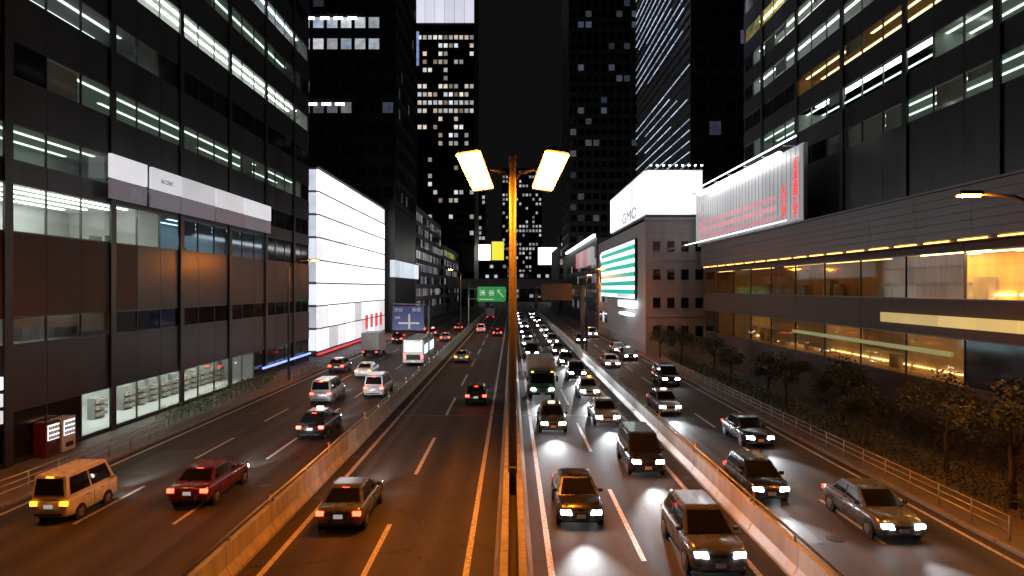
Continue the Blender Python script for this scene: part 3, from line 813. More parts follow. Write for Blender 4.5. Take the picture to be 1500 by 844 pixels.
# red lettered billboard
rb = root('lettered_billboard', (24.6, 58, 14.4), 'white billboard with red lettering under bright tube lights on the low hall', 'billboard')
B('frame', rb, 'galvanised', 24.75, 25.1, 57.9, 91.1, 14.5, 21.4)
for k in range(11):
    ya = 58 + k * 3.0
    B('board_panel', rb, 'billboard_paper', 24.52, 24.72, ya + .012, ya + 2.988, 14.9, 21.2)
for k in range(34): B('rib', rb, 'galvanised', 24.485, 24.515, 58.1 + k * .97, 58.14 + k * .97, 14.95, 21.15)
for k, ch in enumerate('日本語漢字'): text('red_letter', rb, ch, 1.15, 'letter_red', (24.47, 58.95, 19.75 - k * 1.05), FACE_LEFT, .02, .012)
for k, ch in enumerate('大漢字'): text('red_letter', rb, ch, 1.15, 'letter_red', (24.47, 61.5, 17.7 - k * 1.02), FACE_LEFT, .02, .012)
for k in range(3): B('red_band', rb, 'band_pink', 24.495, 24.515, 63.4, 89.5, 15.3 + k * .9, 15.8 + k * .9)
for k, ch in enumerate('日本語'): text('red_letter', rb, ch, 1.1, 'billboard_pink', (24.47, 88.0 - 0, 19.2 - k * 1.3), FACE_LEFT, .02, .012)
T('tube_lamp', rb, 'led_bar', [(23.7, 60.5, 20.85), (23.7, 86, 20.85)], .28, 12)
T('tube_lamp', rb, 'led_bar_thin', [(23.5, 56.5, 21.6), (23.5, 91, 21.6)], .07, 8)
T('tube_lamp', rb, 'led_bar_thin', [(23.3, 58, 14.75), (23.3, 92, 14.75)], .05, 8)
for k in range(7):
    B('bracket', rb, 'galvanised', 23.4, 24.74, 59 + k * 5, 59.08 + k * 5, 21.25, 21.33)
    T('strut', rb, 'galvanised', [(24.3, 58.6 + k * 5, 14.45), (24.6, 60 + k * 5, 15.0)], .05, 6)
# teal screen
tl = root('teal_screen', (17.6, 98, 7.5), 'teal and white striped light screen on the grey mid rise', 'screen')
B('screen_back', tl, 'dark_steel', 17.62, 17.84, 97.9, 134.1, 7.3, 16.1)
for k in range(13):
    B('light_strip', tl, 'teal_white' if k % 2 == 0 else 'teal', 17.52, 17.6, 98, 134, 7.45 + k * .655, 7.45 + (k + 1) * .655 - .02)
# next row on the right
t = tower('dark_midrise', 'dark mid rise with a white light bar along its roof edge', 18.0, 34, 145, 222, 19.8, 'cladding_grey')
grid(t, 'x', 18.0, 145, 222, 3, 16, 16, 4, lambda i, j: 'win_lilac' if rnd.random() < .35 else None, ledm='cladding_grey', out=-1, fin=False)
for k in range(7): B('roof_light_bar', t, 'led_bar_thin', 17.3, 17.8, 145.5 + k * 10.8, 155.9 + k * 10.8, 19.9, 20.5)
clear0(t)
ps = root('pink_sign', (17.5, 150, 13), 'pale pink wall sign below the white roof light bar', 'sign')
for k in range(4): B('sign_panel', ps, 'billboard_pink' if k % 2 else 'billboard_paper', 17.2, 17.9, 148 + k * 9, 156.9 + k * 9, 14.2, 18.0)
t = tower('grey_midrise', 'far grey mid rise past the white roof light bar', 19, 40, 275, 330, 26, 'cladding_lilac')
grid(t, 'y', 275, 19, 40, 3, 25, 8, 6, lambda i, j: 'win_lilac' if rnd.random() < .4 else None, ledm='cladding_lilac', fin=False)
clear0(t)
# blue white shop signs near the trees
for k, (z, y, lab) in enumerate(((7.6, 100, 'thin blue white shop sign strip above the trees'), (6.1, 97, 'broad white shop sign box above the trees'), (4.9, 99, 'low blue shop sign strip at tree height'))):
    r = root('shop_sign', (17.4, y, z), lab, 'sign')
    B('sign_face', r, ('fascia_blue', 'shop_white', 'tube_dim')[k], 16.9, 17.85, y, y + (10, 12, 9)[k], z, z + (.5, 1.0, .4)[k], .03)
    B('bracket', r, 'dark_steel', 17.851, 17.99, y + .5, y + 4, z + .1, z + .3)

r = root('light_strip', (-24.6, 70, .9), 'blue light strip low along the dark office block past the shopfront', 'light')
for k in range(8): B('strip_segment', r, 'led_blue', -24.7, -24.55, 67.5 + k * 2, 69.4 + k * 2, .95, 1.15)
for k in range(8): B('bracket', r, 'dark_steel', -24.98, -24.71, 68.4 + k * 2, 68.5 + k * 2, 1.0, 1.1)
# ------------------------------------------------------------------ crossing bridge, gantries, signs
br = root('crossing_bridge', (0, 250, 0), 'concrete road bridge crossing over the expressway far off', 'bridge')
for k in range(14): B('girder', br, 'concrete', -70 + k * 10 + .03, -60 + k * 10 - .03, 249, 261, 8.8, 11.2)
for k in range(28): B('parapet_panel', br, 'concrete', -70 + k * 5 + .02, -65 + k * 5 - .02, 248.7, 248.98, 10.7, 12.3)
for x in (-22.5, -9.1, 9.1, 22.5): B('pier', br, 'concrete', x - .6, x + .6, 252, 258, 0, 8.79)
g = root('green_sign_gantry', (-9.4, 150, 0), 'green overhead direction sign over the outbound lanes', 'road sign')
T('post', g, 'galvanised', [(-9.5, 150, 0), (-9.5, 150, 9.6)], .16, 10)
T('beam', g, 'galvanised', [(-9.5, 150, 8.8), (-1.2, 150, 8.8)], .11, 8); T('beam', g, 'galvanised', [(-9.5, 150, 6.6), (-1.2, 150, 6.6)], .11, 8)
sp = B('sign_face', g, 'green_sign', -7.6, -1.4, 149.7, 149.82, 6.0, 9.3, .04)
text('sign_letters', sp, '渋', 1.35, 'sign_white', (-6.5, 149.68, 7.85), FACE_CAM, .02)
text('sign_letters', sp, '谷', 1.35, 'sign_white', (-4.5, 149.68, 7.85), FACE_CAM, .02)
ar = T('arrow', sp, 'sign_white', [(-1.9, 149.67, 7.0), (-3.1, 149.67, 8.5)], .09, 6); T('arrow', sp, 'sign_white', [(-3.1, 149.67, 7.9), (-3.12, 149.67, 8.52), (-2.5, 149.67, 8.5)], .09, 6)
B('sign_line', sp, 'sign_white', -7.2, -4.0, 149.66, 149.69, 6.45, 6.6)
g = root('blue_direction_sign', (-9.4, 76, 0), 'blue direction sign with a junction diagram over the side road', 'road sign')
T('post', g, 'galvanised', [(-9.25, 76, 0), (-9.25, 76, 6.9), (-9.7, 76, 7.2), (-13.2, 76, 7.2)], .1, 8)
sp = B('sign_face', g, 'blue_sign', -13.3, -9.75, 75.75, 75.85, 4.3, 7.0, .03)
B('junction_bar', sp, 'sign_letter_dim', -11.5, -11.3, 75.72, 75.748, 4.5, 6.1); B('junction_bar', sp, 'sign_letter_dim', -12.6, -10.3, 75.715, 75.72, 5.0, 5.2)
text('sign_letters', sp, '246', .42, 'sign_letter_dim', (-12.7, 75.73, 5.7), FACE_CAM)
text('sign_letters', sp, '渋谷', .5, 'sign_letter_dim', (-12.6, 75.73, 6.55), FACE_CAM); text('sign_letters', sp, '新宿', .5, 'sign_letter_dim', (-10.6, 75.73, 6.55), FACE_CAM)
g = root('sign_gantry', (9.9, 92, 0), 'orange lit steel gantry reaching over the headlight lanes', 'gantry')
T('post', g, 'lamp_paint', [(9.6, 93, 0), (9.6, 93, 9.4)], .22, 12)
for z in (8.0, 9.1): T('beam', g, 'lamp_paint', [(9.6, 93, z), (3.2, 93, z)], .12, 8)
for k in range(6): T('brace', g, 'lamp_paint', [(9.3 - k, 93, 8.0), (8.8 - k, 93, 9.1)], .05, 6)
B('sign_back', g, 'lamp_paint', 4.0, 8.2, 92.6, 92.75, 7.3, 9.6, .02)

# ------------------------------------------------------------------ trees, hedges, fences
def leaf_mesh(key, clumps, n, size, m, seed):
    if key in MESH: return MESH[key]
    rr = random.Random(seed)
    vs, fs = [], []
    for c, rad in clumps:
        for _ in range(n):
            d = Vector((rr.gauss(0, 1), rr.gauss(0, 1), rr.gauss(0, 1)))
            d = d.normalized() * (rr.random() ** .45)
            p = Vector(c) + Vector((d.x * rad[0], d.y * rad[1], d.z * rad[2]))
            a = Vector((rr.gauss(0, 1), rr.gauss(0, 1), rr.gauss(0, .6))).normalized()
            b = a.orthogonal().normalized(); q = Matrix.Rotation(rr.uniform(0, 6.28), 3, a); b = q @ b
            s = size * rr.uniform(.6, 1.3)
            k = len(vs)
            vs += [p - a * s * .5, p + b * s * .28, p + a * s * .5, p - b * s * .28]
            fs.append((k, k + 1, k + 2, k + 3))
    me = bpy.data.meshes.new('leaves'); me.from_pydata([tuple(v) for v in vs], [], fs); me.materials.append(MATS[m])
    MESH[key] = me; return me
def tree_meshes(k, hgt, spread):
    rr = random.Random(100 + k)
    bm = bmesh.new()
    top = Vector((rr.uniform(-.2, .2), rr.uniform(-.2, .2), hgt * .62))
    add_tube(bm, [(0, 0, 0), (top.x * .3, top.y * .3, hgt * .28), tuple(top)], [.13, .10, .05], 8)
    cl = []
    for i in range(9):
        a = i * 2.4 + rr.uniform(-.4, .4); rad = spread * rr.uniform(.35, .95); z = hgt * rr.uniform(.5, .88)
        e = Vector((math.cos(a) * rad, math.sin(a) * rad, z))
        s = Vector((top.x * .5, top.y * .5, hgt * rr.uniform(.28, .5)))
        add_tube(bm, [tuple(s), tuple(s.lerp(e, .5) + Vector((0, 0, .12))), tuple(e)], [.05, .032, .012], 5)
        w = spread * rr.uniform(.3, .48)
        cl.append((tuple(e), (w, w, w * .7)))
    cl.append(((0, 0, hgt * .86), (spread * .5, spread * .5, hgt * .14)))
    return mesh_from(bm, 'bark', True), leaf_mesh(('tree', k), cl, 240, .17, 'leaf_dark', k)
TM = [tree_meshes(0, 4.2, 1.7), tree_meshes(1, 3.7, 1.5), tree_meshes(2, 4.8, 1.8)]
spots = [(20.2, 27.5, 0, 'dark street tree at the frame edge in front of the gold lit hall'), (21.0, 33, 2, 'taller dark street tree before the bright gold windows'), (20.0, 38.5, 1, 'small dark street tree beside the side road kerb'),
         (21.3, 44, 0, 'dark street tree before the curtained lower windows'), (20.1, 50, 2, 'dark street tree midway along the low hall'), (21.2, 56.5, 1, 'small dark street tree midway along the low hall'),
         (20.2, 63, 0, 'dark street tree under the lettered billboard'), (21.0, 71, 2, 'taller dark street tree near the far end of the low hall'), (19.6, 79, 0, 'dark street tree at the far corner of the low hall'), (18.9, 87, 2, 'orange tinged street tree below the shop signs')]
for i, (x, y, k, lab) in enumerate(spots):
    r = root('street_tree', (x, y, .12), lab, 'tree', 'street trees before the low hall')
    tr = link('trunk', TM[k][0], r, (x, y, .12)); cr = link('crown', TM[k][1], r, (x, y, .12))
    r.rotation_euler.z = i * 1.3; sc = (1.25, 1.05, .95, 1.1, .9, 1.0, .85, .95, 1.1, .9)[i]; r.scale = (sc, sc, sc)
def hedge(x0, x1, y0, y1, h, m, label, dens, size):
    r = root('hedge', ((x0 + x1) / 2, (y0 + y1) / 2, .12), label, 'hedge')
    cl = []; y = y0
    while y < y1:
        cl.append((((rnd.uniform(-.2, .2)), y - (y0 + y1) / 2, h * .5 + rnd.uniform(-.1, .1)), ((x1 - x0) / 2 * rnd.uniform(.8, 1.1), .75, h * rnd.uniform(.45, .62)))); y += .8
    link('foliage', leaf_mesh(('hedge', x0, y0), cl, dens, size, m, int(y0 * 7)), r, ((x0 + x1) / 2, (y0 + y1) / 2, .12))
    bm = bmesh.new()
    y = y0 + .3
    while y < y1 - .2: add_tube(bm, [(0, y - (y0 + y1) / 2, 0), (.05, y - (y0 + y1) / 2 + .1, h * .6)], [.03, .015], 5); y += .9
    so = link('stems', mesh_from(bm, 'bark'), r, ((x0 + x1) / 2, (y0 + y1) / 2, .12)); so['kind'] = 'stuff'
hedge(18.4, 20.6, 24, 46, 1.5, 'leaf_dark', 'dark clipped hedge beside the side road under the trees', 170, .14)
hedge(18.4, 20.6, 48, 84, 1.4, 'leaf_dark', 'dark clipped hedge further along under the trees', 130, .15)
hedge(22.4, 23.8, 22, 52, 2.3, 'leaf_dark', 'tall dark hedge against the base of the low hall', 150, .16)
hedge(-22.9, -21.7, 44, 64, 1.3, 'leaf_green', 'green hedge between side road and the bright shopfront', 200, .12)
def fence(x, y0, y1, label):
    r = root('guard_fence', (x, y0, .12), label, 'fence', 'pavement guard fences')
    y = y0
    while y <= y1 + .01: T('post', r, 'galvanised', [(x, y, .12), (x, y, 1.0)], .035, 6); y += 2.0
    for z in (.45, .72, .97): T('rail', r, 'galvanised', [(x, y0, z), (x, y1, z)], .025, 6)
fence(17.5, 24, 80, 'low pipe guard fence on the kerb before the dark trees')
fence(-21.25, 26, 42, 'low pipe guard fence on the kerb near the vending machines')
fence(-21.25, 66, 110, 'low pipe guard fence on the kerb before the glowing store')
for i, (y, lab) in enumerate(((37.4, 'lit vending machine closest to the shopfront corner'), (36.1, 'second lit vending machine from the shopfront corner'))):
    r = root('vending_machine', (-24.5, y, .13), lab, 'vending machine', 'vending machines by the shopfront')
    B('cabinet', r, ('paint_white', 'poster_red')[0] if i == 0 else 'paint_maroon', -24.95, -24.25, y - .55, y + .55, .13, 1.95, .03)
    B('display', r, 'vend_white', -24.25, -24.225, y - .45, y + .45, 1.0, 1.8); B('dispense_flap', r, 'trim_black', -24.25, -24.22, y - .3, y + .3, .35, .6)
    for k in range(3):
        for q in range(6): B('bottle', r, 'goods', -24.223, -24.19, y - .42 + q * .15, y - .33 + q * .15, 1.05 + k * .25, 1.22 + k * .25)

# ------------------------------------------------------------------ vehicles
mat('paint_base', (0.3, 0.3, 0.3), 0.28, space='object', coat=.8)
def loft(bm, rings):
    rv = [[bm.verts.new(p) for p in r] for r in rings]
    n = len(rv[0])
    for a, b in zip(rv, rv[1:]):
        for i in range(n): bm.faces.new((a[i], a[(i + 1) % n], b[(i + 1) % n], b[i]))
    bm.faces.new(rv[0]); bm.faces.new(rv[-1])
def panel(name, parent, m, quad, t=.012):
    q = [Vector(p) for p in quad]; n = (q[1] - q[0]).cross(q[3] - q[0]).normalized()
    c = sum(q, Vector()) / 4
    bm = bmesh.new()
    loft(bm, [[p - c - n * t for p in q], [p - c + n * t for p in q]])
    return link(name, mesh_from(bm, m), parent, c)
def wheel(par, x, y, r, w):
    bm = bmesh.new(); add_tube(bm, [(-w / 2, 0, 0), (-w / 2 + .03, 0, 0), (w / 2 - .03, 0, 0), (w / 2, 0, 0)], [r - .03, r, r, r - .03], 18)
    wh = link('wheel', mesh_from(bm, 'tyre', False), par, (x, y, r))
    s = 1 if x > 0 else -1
    bm = bmesh.new(); add_tube(bm, [(0, 0, 0), (s * .02, 0, 0), (s * .03, 0, 0)], [r * .66, r * .62, r * .2], 14)
    link('rim', mesh_from(bm, 'rim', False), wh, (x + s * (w / 2 - .005), y, r))
def spot(par, x, y, z, energy):
    ld = bpy.data.lights.new('beam', 'SPOT'); ld.energy = energy; ld.color = (.92, .96, 1.0); ld.spot_size = R(46); ld.spot_blend = 1.0; ld.shadow_soft_size = .12
    o = bpy.data.objects.new('headlight_beam', ld); COL.objects.link(o); o.parent = par; o.location = (x, y, z); o.rotation_euler = (R(88), 0, 0)
BEAM = 2600
def car_proto(L, W, H, zb, zhood, gh, wr=.31, wbf=.31, boxy=False, taxi=False):
    r = root('car', (0, 0, 0))
    hl = L / 2; w = W / 2
    yrb, yrt, yft, yfb = gh
    st = [(-hl, .36, zb - .16, w * .84), (-hl + .08, .27, zb - .05, w * .93), (-hl + .4, .22, zb, w * .985), (yrb + .3 if yrb + .3 > -hl + .5 else -hl + .6, .21, zb + .01, w), (0, .2, zb, w),
          (yfb - .1, .2, zb - .02, w), (yfb + (hl - yfb) * .45, .21, (zb + zhood) / 2 + .03, w * .985), (hl - .28, .23, zhood + .02, w * .95), (hl - .06, .27, zhood - .10, w * .86), (hl, .34, zhood - .22, w * .74)]
    bm = bmesh.new(); rings = []
    for y, zl, zt, ww in st:
        h = zt - zl
        half = [(0, zl), (ww * .86, zl), (ww * .97, zl + h * .14), (ww, zl + h * .42), (ww * .985, zl + h * .74), (ww * .93, zt - .03), (ww * .82, zt), (0, zt + .025)]
        rings.append([(x, y, z) for x, z in half] + [(-x, y, z) for x, z in half[-2:0:-1]])
    loft(bm, rings)
    # greenhouse with pillars, painted
    tw, rw = w * .90, w * (.80 if boxy else .68)
    def ring(z, y0, y1, ww): return [(-ww, y0, z), (ww, y0, z), (ww, y1, z), (-ww, y1, z)]
    bm2 = bmesh.new()
    loft(bm2, [ring(zb - .03, yrb, yfb, tw), ring(H - .05, yrt, yft, rw), ring(H, yrt + .18, yft - .2, rw * .86)])
    bmesh.ops.bevel(bm2, geom=bm2.edges[:], offset=.025, segments=2, affect='EDGES')
    body = link('body', mesh_from(bm, 'paint_base', True), r, (0, 0, 0))
    body.data.polygons[-1].use_smooth = False
    link('cabin', mesh_from(bm2, 'paint_base', False), r, (0, 0, 0))
    def lerp(a, b, t): return a + (b - a) * t
    def P(side, fr, t):  # point on the cabin: side -1..1, fr 0 rear..1 front, height t
        z = lerp(zb - .03, H - .05, t); ww = lerp(tw, rw, t)
        return Vector((side * ww, lerp(lerp(yrb, yrt, t), lerp(yfb, yft, t), fr), z))
    e = .012
    panel('windscreen', r, 'glass_car', [P(-.88, 1, .10) + Vector((0, e, e)), P(.88, 1, .10) + Vector((0, e, e)), P(.86, 1, .90) + Vector((0, e, e)), P(-.86, 1, .90) + Vector((0, e, e))], .008)
    panel('rear_window', r, 'glass_car', [P(.86, 0, .18) - Vector((0, e, -e)), P(-.86, 0, .18) - Vector((0, e, -e)), P(-.82, 0, .88) - Vector((0, e, -e)), P(.82, 0, .88) - Vector((0, e, -e))], .008)
    for s in (-1, 1):
        for f0, f1 in ((.08, .47), (.51, .93)):
            panel('side_window', r, 'glass_car', [P(s, f0, .14) + Vector((s * e, 0, 0)), P(s, f1, .14) + Vector((s * e, 0, 0)), P(s, f1, .88) + Vector((s * e, 0, 0)), P(s, f0, .88) + Vector((s * e, 0, 0))], .006)
        m = B('mirror', r, 'paint_base', s * (w + .02) - .09, s * (w + .02) + .09, yfb - .45, yfb - .33, zb + .02, zb + .15, .02)
        link('wheel_arch', wheel_arch(wr), r, (s * (w - .005), hl - .82, wr)); link('wheel_arch', wheel_arch(wr), r, (s * (w - .005), -hl + .82, wr))
        wheel(r, s * (w - .09), hl - .82, wr, .2); wheel(r, s * (w - .09), -hl + .82, wr, .2)
        hx = w * .64
        hlp = link('headlight', headlamp_mesh(s), r, (s * hx, hl - .035, zhood - .175))
        tlp = B('tail_light', r, 'taillight', s * w * .76 - .15, s * w * .76 + .15, -hl - .012, -hl + .10, zb - .27, zb - .10, .02)
        B('indicator', tlp, 'marker_amber_off', s * w * .76 - .14, s * w * .76 + .14, -hl - .014, -hl + .05, zb - .335, zb - .275, .01)
        B('door_handle', r, 'chrome', s * (w - .004) - .012, s * (w - .004) + .012, -.55, -.38, zb - .16, zb - .13); B('door_handle', r, 'chrome', s * (w - .004) - .012, s * (w - .004) + .012, .42, .59, zb - .17, zb - .14)
        B('door_seam', r, 'trim_black', s * (w + .001) - .004, s * (w + .001) + .004, -.03, -.018, .34, zb - .04)
    B('grille', r, 'trim_black', -w * .42, w * .42, hl - .06, hl + .012, zhood - .27, zhood - .13, .015)
    B('lower_grille', r, 'trim_black', -w * .62, w * .62, hl - .05, hl + .008, .28, .38, .015)
    B('number_plate', r, 'plate_white', -.165, .165, hl + .004, hl + .022, .42, .565)
    B('number_plate', r, 'plate_lit', -.165, .165, -hl - .022, -hl - .004, zb - .36, zb - .21)
    B('rear_bumper_trim', r, 'trim_black', -w * .7, w * .7, -hl - .01, -hl + .06, .34, .42, .015)
    B('brake_light', r, 'taillight', -.13, .13, yrt - .05, yrt + .02, H - .11, H - .075)
    if taxi:
        B('roof_sign', r, 'roof_sign', -.22, .22, -.12, .04, H - .01, H + .12, .03)
    spot(r, 0, hl + .05, .64, BEAM)
    return r
mat('marker_amber_off', (0.35, 0.12, 0.02), .3, space='object')
def wheel_arch(wr):
    k = ('arch', wr)
    if k not in MESH:
        bm = bmesh.new(); add_tube(bm, [(-.012, 0, 0), (.012, 0, 0)], [wr + .06, wr + .06], 18); MESH[k] = mesh_from(bm, 'trim_black')
    return MESH[k]
def headlamp_mesh(s):
    k = ('hl', s)
    if k not in MESH:
        bm = bmesh.new()
        a = [(-.21, .08, -.085), (.19, .02, -.075), (.20, -.01, .07), (-.17, .05, .085)]
        q = [Vector((x * s, y, z)) for x, y, z in a]
        loft(bm, [q, [p + Vector((0, -.14, 0)) for p in q]]); bmesh.ops.bevel(bm, geom=bm.edges[:], offset=.015, segments=1, affect='EDGES')
        MESH[k] = mesh_from(bm, 'headlight')
    return MESH[k]
SEDAN = car_proto(4.6, 1.76, 1.46, .94, .80, (-1.72, -1.05, .22, 1.12))
TAXI = car_proto(4.5, 1.72, 1.56, .98, .84, (-1.85, -1.25, .32, 1.15), taxi=True)
HATCH = car_proto(3.95, 1.70, 1.52, .95, .84, (-1.90, -1.45, .28, 1.15))
VAN = car_proto(4.7, 1.74, 1.85, 1.02, .95, (-2.30, -2.10, .75, 1.62), boxy=True, wr=.32)
KEI = car_proto(3.4, 1.48, 1.88, .98, .95, (-1.67, -1.58, 1.0, 1.56), boxy=True, wr=.27)
SUV = car_proto(4.6, 1.84, 1.68, 1.04, .98, (-2.12, -1.75, .25, 1.2), wr=.36)

def truck_proto():
    r = root('truck', (0, 0, 0))
    bm = bmesh.new()
    loft(bm, [[(-1.05, 1.2, .5), (1.05, 1.2, .5), (1.05, 1.2, 2.35), (-1.05, 1.2, 2.35)], [(-1.05, 2.6, .45), (1.05, 2.6, .45), (1.05, 2.45, 2.3), (-1.05, 2.45, 2.3)], [(-.98, 2.95, .5), (.98, 2.95, .5), (.92, 2.65, 2.15), (-.92, 2.65, 2.15)]])
    bmesh.ops.bevel(bm, geom=bm.edges[:], offset=.04, segments=2, affect='EDGES')
    link('cab', mesh_from(bm, 'paint_base'), r, (0, 0, 0))
    panel('windscreen', r, 'glass_car', [(-.88, 2.87, 1.3), (.88, 2.87, 1.3), (.84, 2.71, 2.08), (-.84, 2.71, 2.08)], .01)
    B('cargo_box', r, 'cargo', -1.12, 1.12, -3.2, 1.15, .9, 3.15, .03); B('chassis', r, 'trim_black', -.5, .5, -3.1, 1.2, .45, .89)
    for s in (-1, 1):
        for y in (2.0, -2.1): wheel(r, s * .9, y, .42, .28)
        link('headlight', headlamp_mesh(s), r, (s * .74, 2.93, .82))
        B('marker_light', r, 'marker_amber', s * .8 - .09, s * .8 + .09, 2.7, 2.78, 2.18, 2.26); B('tail_light', r, 'taillight', s * .85 - .15, s * .85 + .15, -3.24, -3.19, .62, .74)
        B('mirror', r, 'trim_black', s * 1.2 - .06, s * 1.2 + .06, 2.6, 2.7, 1.4, 1.85)
    B('bumper', r, 'trim_black', -1.0, 1.0, 2.93, 3.05, .38, .62, .02); B('grille', r, 'trim_black', -.6, .6, 2.93, 3.0, .95, 1.12)
    B('number_plate', r, 'plate_white', -.2, .2, 3.051, 3.07, .42, .58); B('cargo_door', r, 'cargo', -1.08, -.01, -3.225, -3.201, .95, 3.1); B('cargo_door', r, 'cargo', .01, 1.08, -3.225, -3.201, .95, 3.1)
    spot(r, 0, 3.1, .8, BEAM)
    return r
TRUCK = truck_proto()
def bus_proto():
    r = root('bus', (0, 0, 0))
    bm = bmesh.new()
    def rg(y, w, z0, z1): return [(-w, y, z0), (w, y, z0), (w, y, z1 - .2), (w - .18, y, z1), (-w + .18, y, z1), (-w, y, z1 - .2)]
    loft(bm, [rg(-5.2, 1.18, .4, 3.0), rg(-5.0, 1.24, .32, 3.08), rg(4.9, 1.24, .32, 3.08), rg(5.2, 1.16, .4, 2.98)])
    link('body', mesh_from(bm, 'paint_base'), r, (0, 0, 0))
    panel('windscreen', r, 'glass_car', [(-1.05, 5.13, 1.1), (1.05, 5.13, 1.1), (1.02, 5.2, 2.4), (-1.02, 5.2, 2.4)], .02)
    B('destination_sign', r, 'roof_sign', -.9, .9, 5.12, 5.2, 2.5, 2.8); B('rear_window', r, 'cyan_panel', -.95, .95, -5.225, -5.19, 1.65, 2.75, .02)
    B('rear_grille', r, 'trim_black', -.8, .8, -5.22, -5.19, .7, 1.3)
    for s in (-1, 1):
        for k in range(6): B('side_window', r, 'cyan_panel' if k % 2 else 'vend_white', s * 1.242 - .01, s * 1.242 + .01, -4.7 + k * 1.55, -3.3 + k * 1.55, 1.35, 2.4)
        for y in (3.2, -2.6): wheel(r, s * 1.08, y, .48, .28)
        link('headlight', headlamp_mesh(s), r, (s * .85, 5.12, .75)); B('tail_light', r, 'taillight', s * 1.0 - .1, s * 1.0 + .1, -5.23, -5.18, .85, 1.3, .01)
        B('marker_light', r, 'marker_amber', s * .95 - .1, s * .95 + .1, -5.2, -5.12, 2.85, 2.93)
    B('number_plate', r, 'plate_lit', -.2, .2, -5.24, -5.22, .45, .6)
    return r
BUS = bus_proto()

UP, DOWN = 0.0, math.pi
BR = {'taillight': 'brakelight'}; AM = {'taillight': 'taillight_amber'}
FARL = {'headlight': 'headlight_far'}
# outbound expressway lanes
clone(SEDAN, (-6.35, 27.2, 0), UP, 'dark grey car with bright red tail lights, nearest in the outbound lanes', 'car', 'outbound expressway cars', 'paint_grey', lamp=BR)
clone(HATCH, (-2.75, 54, 0), UP, 'dark car in the outbound lane beside the median', 'car', 'outbound expressway cars', 'paint_black', lamp=BR)
clone(SEDAN, (-6.1, 84, 0), UP, 'pale silver car far along the outer outbound lane', 'car', 'outbound expressway cars', 'paint_silver', lamp=AM, beam=False)
clone(VAN, (-6.2, 138, 0), UP, 'white van nearly under the green overhead sign', 'van', 'outbound expressway cars', 'paint_white', lamp=BR, beam=False)
clone(HATCH, (-2.7, 128, 0), UP, 'small dark car beside the median near the green overhead sign', 'car', 'outbound expressway cars', 'paint_maroon', lamp=BR, beam=False)
clone(TRUCK, (-6.2, 200, 0), UP, 'truck past the green overhead sign', 'truck', 'outbound expressway cars', 'paint_white', beam=False)
# oncoming expressway lanes
inner = [(SEDAN, 27.7, 'paint_black', 'car', 'black sedan leading the headlight lane beside the median'), (TAXI, 44.2, 'paint_grey', 'taxi', 'grey taxi with a lit roof sign second in the inner headlight lane'),
         (TRUCK, 58, 'paint_green', 'truck', 'dark truck with amber roof markers in the inner headlight lane'), (SEDAN, 74, 'paint_navy', 'car', 'navy car behind the dark truck in the headlight lane'),
         (VAN, 89, 'paint_black', 'van', 'black van below the orange gantry in the headlight lane'), (SEDAN, 106, 'paint_white', 'car', None), (HATCH, 119, 'paint_grey', 'car', None), (SEDAN, 133, 'paint_black', 'car', None), (VAN, 149, 'paint_white', 'van', None), (SEDAN, 166, 'paint_silver', 'car', None), (HATCH, 184, 'paint_grey', 'car', None), (SEDAN, 205, 'paint_black', 'car', None), (SEDAN, 228, 'paint_white', 'car', None)]
outer = [(SUV, 23.2, 'paint_grey', 'car', 'grey sport utility car cut by the frame bottom in the outer headlight lane'), (VAN, 34.6, 'paint_black', 'van', 'black van second in the outer headlight lane'),
         (SEDAN, 46.5, 'paint_silver', 'car', 'silver car third in the outer headlight lane'), (HATCH, 57, 'paint_white', 'car', 'white hatchback fourth in the outer headlight lane'),
         (SUV, 68, 'paint_black', 'car', 'black sport utility car fifth in the outer headlight lane'), (TAXI, 80, 'paint_navy', 'taxi', 'navy taxi before the orange gantry in the outer headlight lane'), (SEDAN, 94, 'paint_grey', 'car', None), (VAN, 108, 'paint_silver', 'van', None), (SEDAN, 122, 'paint_black', 'car', None), (HATCH, 137, 'paint_white', 'car', None), (SEDAN, 155, 'paint_grey', 'car', None), (SUV, 176, 'paint_black', 'car', None), (SEDAN, 198, 'paint_white', 'car', None), (SEDAN, 224, 'paint_silver', 'car', None)]
for lane, x, nm in ((inner, 2.55, 'inner'), (outer, 6.35, 'outer')):
    for k, (src, y, p, c, lab) in enumerate(lane):
        g = 'oncoming expressway traffic'
        if lab is None:
            g = 'far oncoming headlight queue'
            lab = f"far {p[6:]} {c} with headlights, {ORD[k]} vehicle in the {nm} headlight lane" 
        clone(src, (x + rnd.uniform(-.15, .15), y, 0), DOWN + R(rnd.uniform(-.6, .6)), lab, c, g, p, beam=y < 100, lamp=FARL if y > 70 else None)
# left side road, going away
clone(KEI, (-17.6, 27.6, 0), UP, 'small white van with amber red tail lights closest to the pavement', 'van', 'outbound side road traffic', 'paint_white', lamp=AM)
clone(SEDAN, (-13.2, 30.0, 0), UP, 'dark maroon car with red tail lights next to the small white van', 'car', 'outbound side road traffic', 'paint_maroon', lamp=BR)
clone(TAXI, (-11.9, 42.4, 0), UP, 'dark taxi with glowing red tail lights by the edge wall', 'taxi', 'outbound side road traffic', 'paint_black', lamp=BR)
clone(VAN, (-11.3, 58, 0), UP, 'white van beside the edge wall ahead of the dark taxi', 'van', 'outbound side road traffic', 'paint_white', lamp=BR)
clone(BUS, (-11.4, 84, 0), UP, 'city bus with glowing cyan windows on the side road', 'bus', 'outbound side road traffic', 'paint_pearl')
clone(VAN, (-14.8, 55, 0), UP, 'silver van in the middle lane beside the green hedge', 'van', 'outbound side road traffic', 'paint_silver', lamp=BR)
clone(SEDAN, (-14.8, 70, 0), UP, 'white car in the middle lane behind the blue direction sign', 'car', 'outbound side road traffic', 'paint_white', lamp=AM, beam=False)
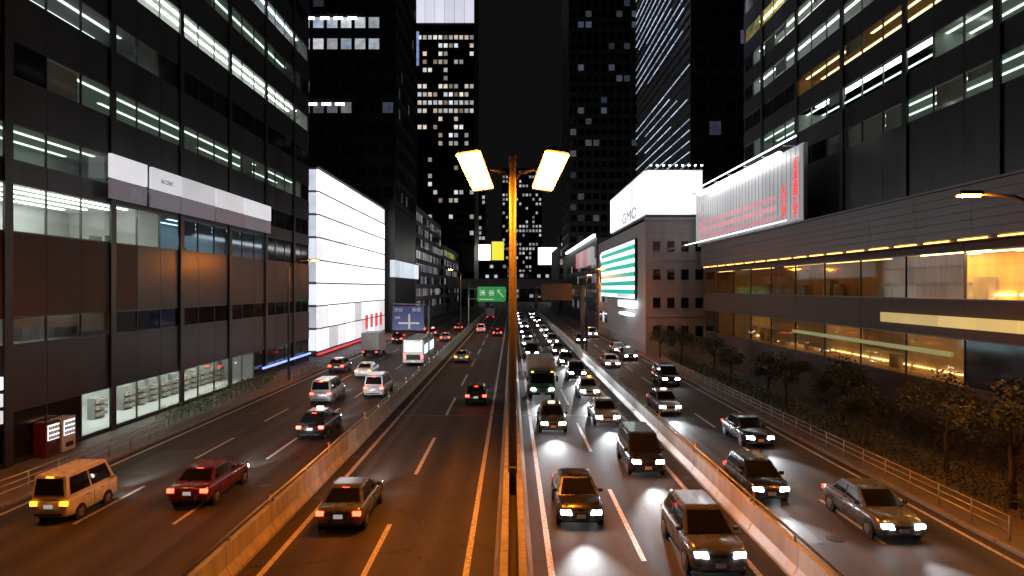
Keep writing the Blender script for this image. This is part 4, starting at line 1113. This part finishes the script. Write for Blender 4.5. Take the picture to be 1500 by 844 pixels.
clone(HATCH, (-18.6, 74, 0), UP, 'red lit grey hatchback stopped by the far pavement kerb', 'car', 'outbound side road traffic', 'paint_grey', lamp=BR, beam=False)
clone(TRUCK, (-18.5, 92, 0), UP, 'box truck parked below the glowing store', 'truck', 'outbound side road traffic', 'paint_white', beam=False)
for k, (x, y, src, p) in enumerate(((-14.9, 104, SEDAN, 'paint_white'), (-11.2, 116, HATCH, 'paint_silver'), (-18.5, 112, VAN, 'paint_black'), (-14.8, 128, TAXI, 'paint_navy'), (-11.3, 146, SEDAN, 'paint_grey'), (-18.4, 140, SEDAN, 'paint_white'))):
    clone(src, (x, y, 0), UP, f"far {p[6:]} car with red tail lights past the bus, {('middle lane', 'edge wall lane', 'pavement lane', 'middle lane further off', 'edge wall lane further off', 'pavement lane further off')[k]}", 'car', 'far outbound side road cars', p, beam=False, lamp=BR)
# right side road, oncoming
clone(SEDAN, (13.75, 26.2, 0), DOWN, 'dark grey sedan with headlights on nearest the dark trees', 'car', 'oncoming side road traffic', 'paint_grey')
clone(HATCH, (10.75, 30.2, 0), DOWN, 'black hatchback with headlights on next to the pale edge wall', 'car', 'oncoming side road traffic', 'paint_black')
clone(SEDAN, (13.9, 40.4, 0), DOWN, 'navy sedan with headlights on behind the dark grey one', 'car', 'oncoming side road traffic', 'paint_navy')
clone(TAXI, (11.1, 50, 0), DOWN, 'silver taxi with headlights on by the pale edge wall', 'taxi', 'oncoming side road traffic', 'paint_silver')
clone(VAN, (14.4, 64, 0), DOWN, 'black van with headlights on under the lettered billboard', 'van', 'oncoming side road traffic', 'paint_black', beam=False)
for k, (x, y, src, p) in enumerate(((11.2, 78, SEDAN, 'paint_white'), (14.6, 86, TAXI, 'paint_black'), (14.7, 95, SEDAN, 'paint_silver'), (11.2, 112, HATCH, 'paint_grey'), (14.6, 125, VAN, 'paint_white'))):
    clone(src, (x, y, 0), DOWN, f"far {p[6:]} car with white headlights on the side road, {ORD[k + 5]} from the frame edge", 'car', 'far oncoming side road cars', p, beam=False, lamp=FARL)
for s_ in (SEDAN, TAXI, HATCH, VAN, KEI, SUV, TRUCK, BUS): drop(s_)
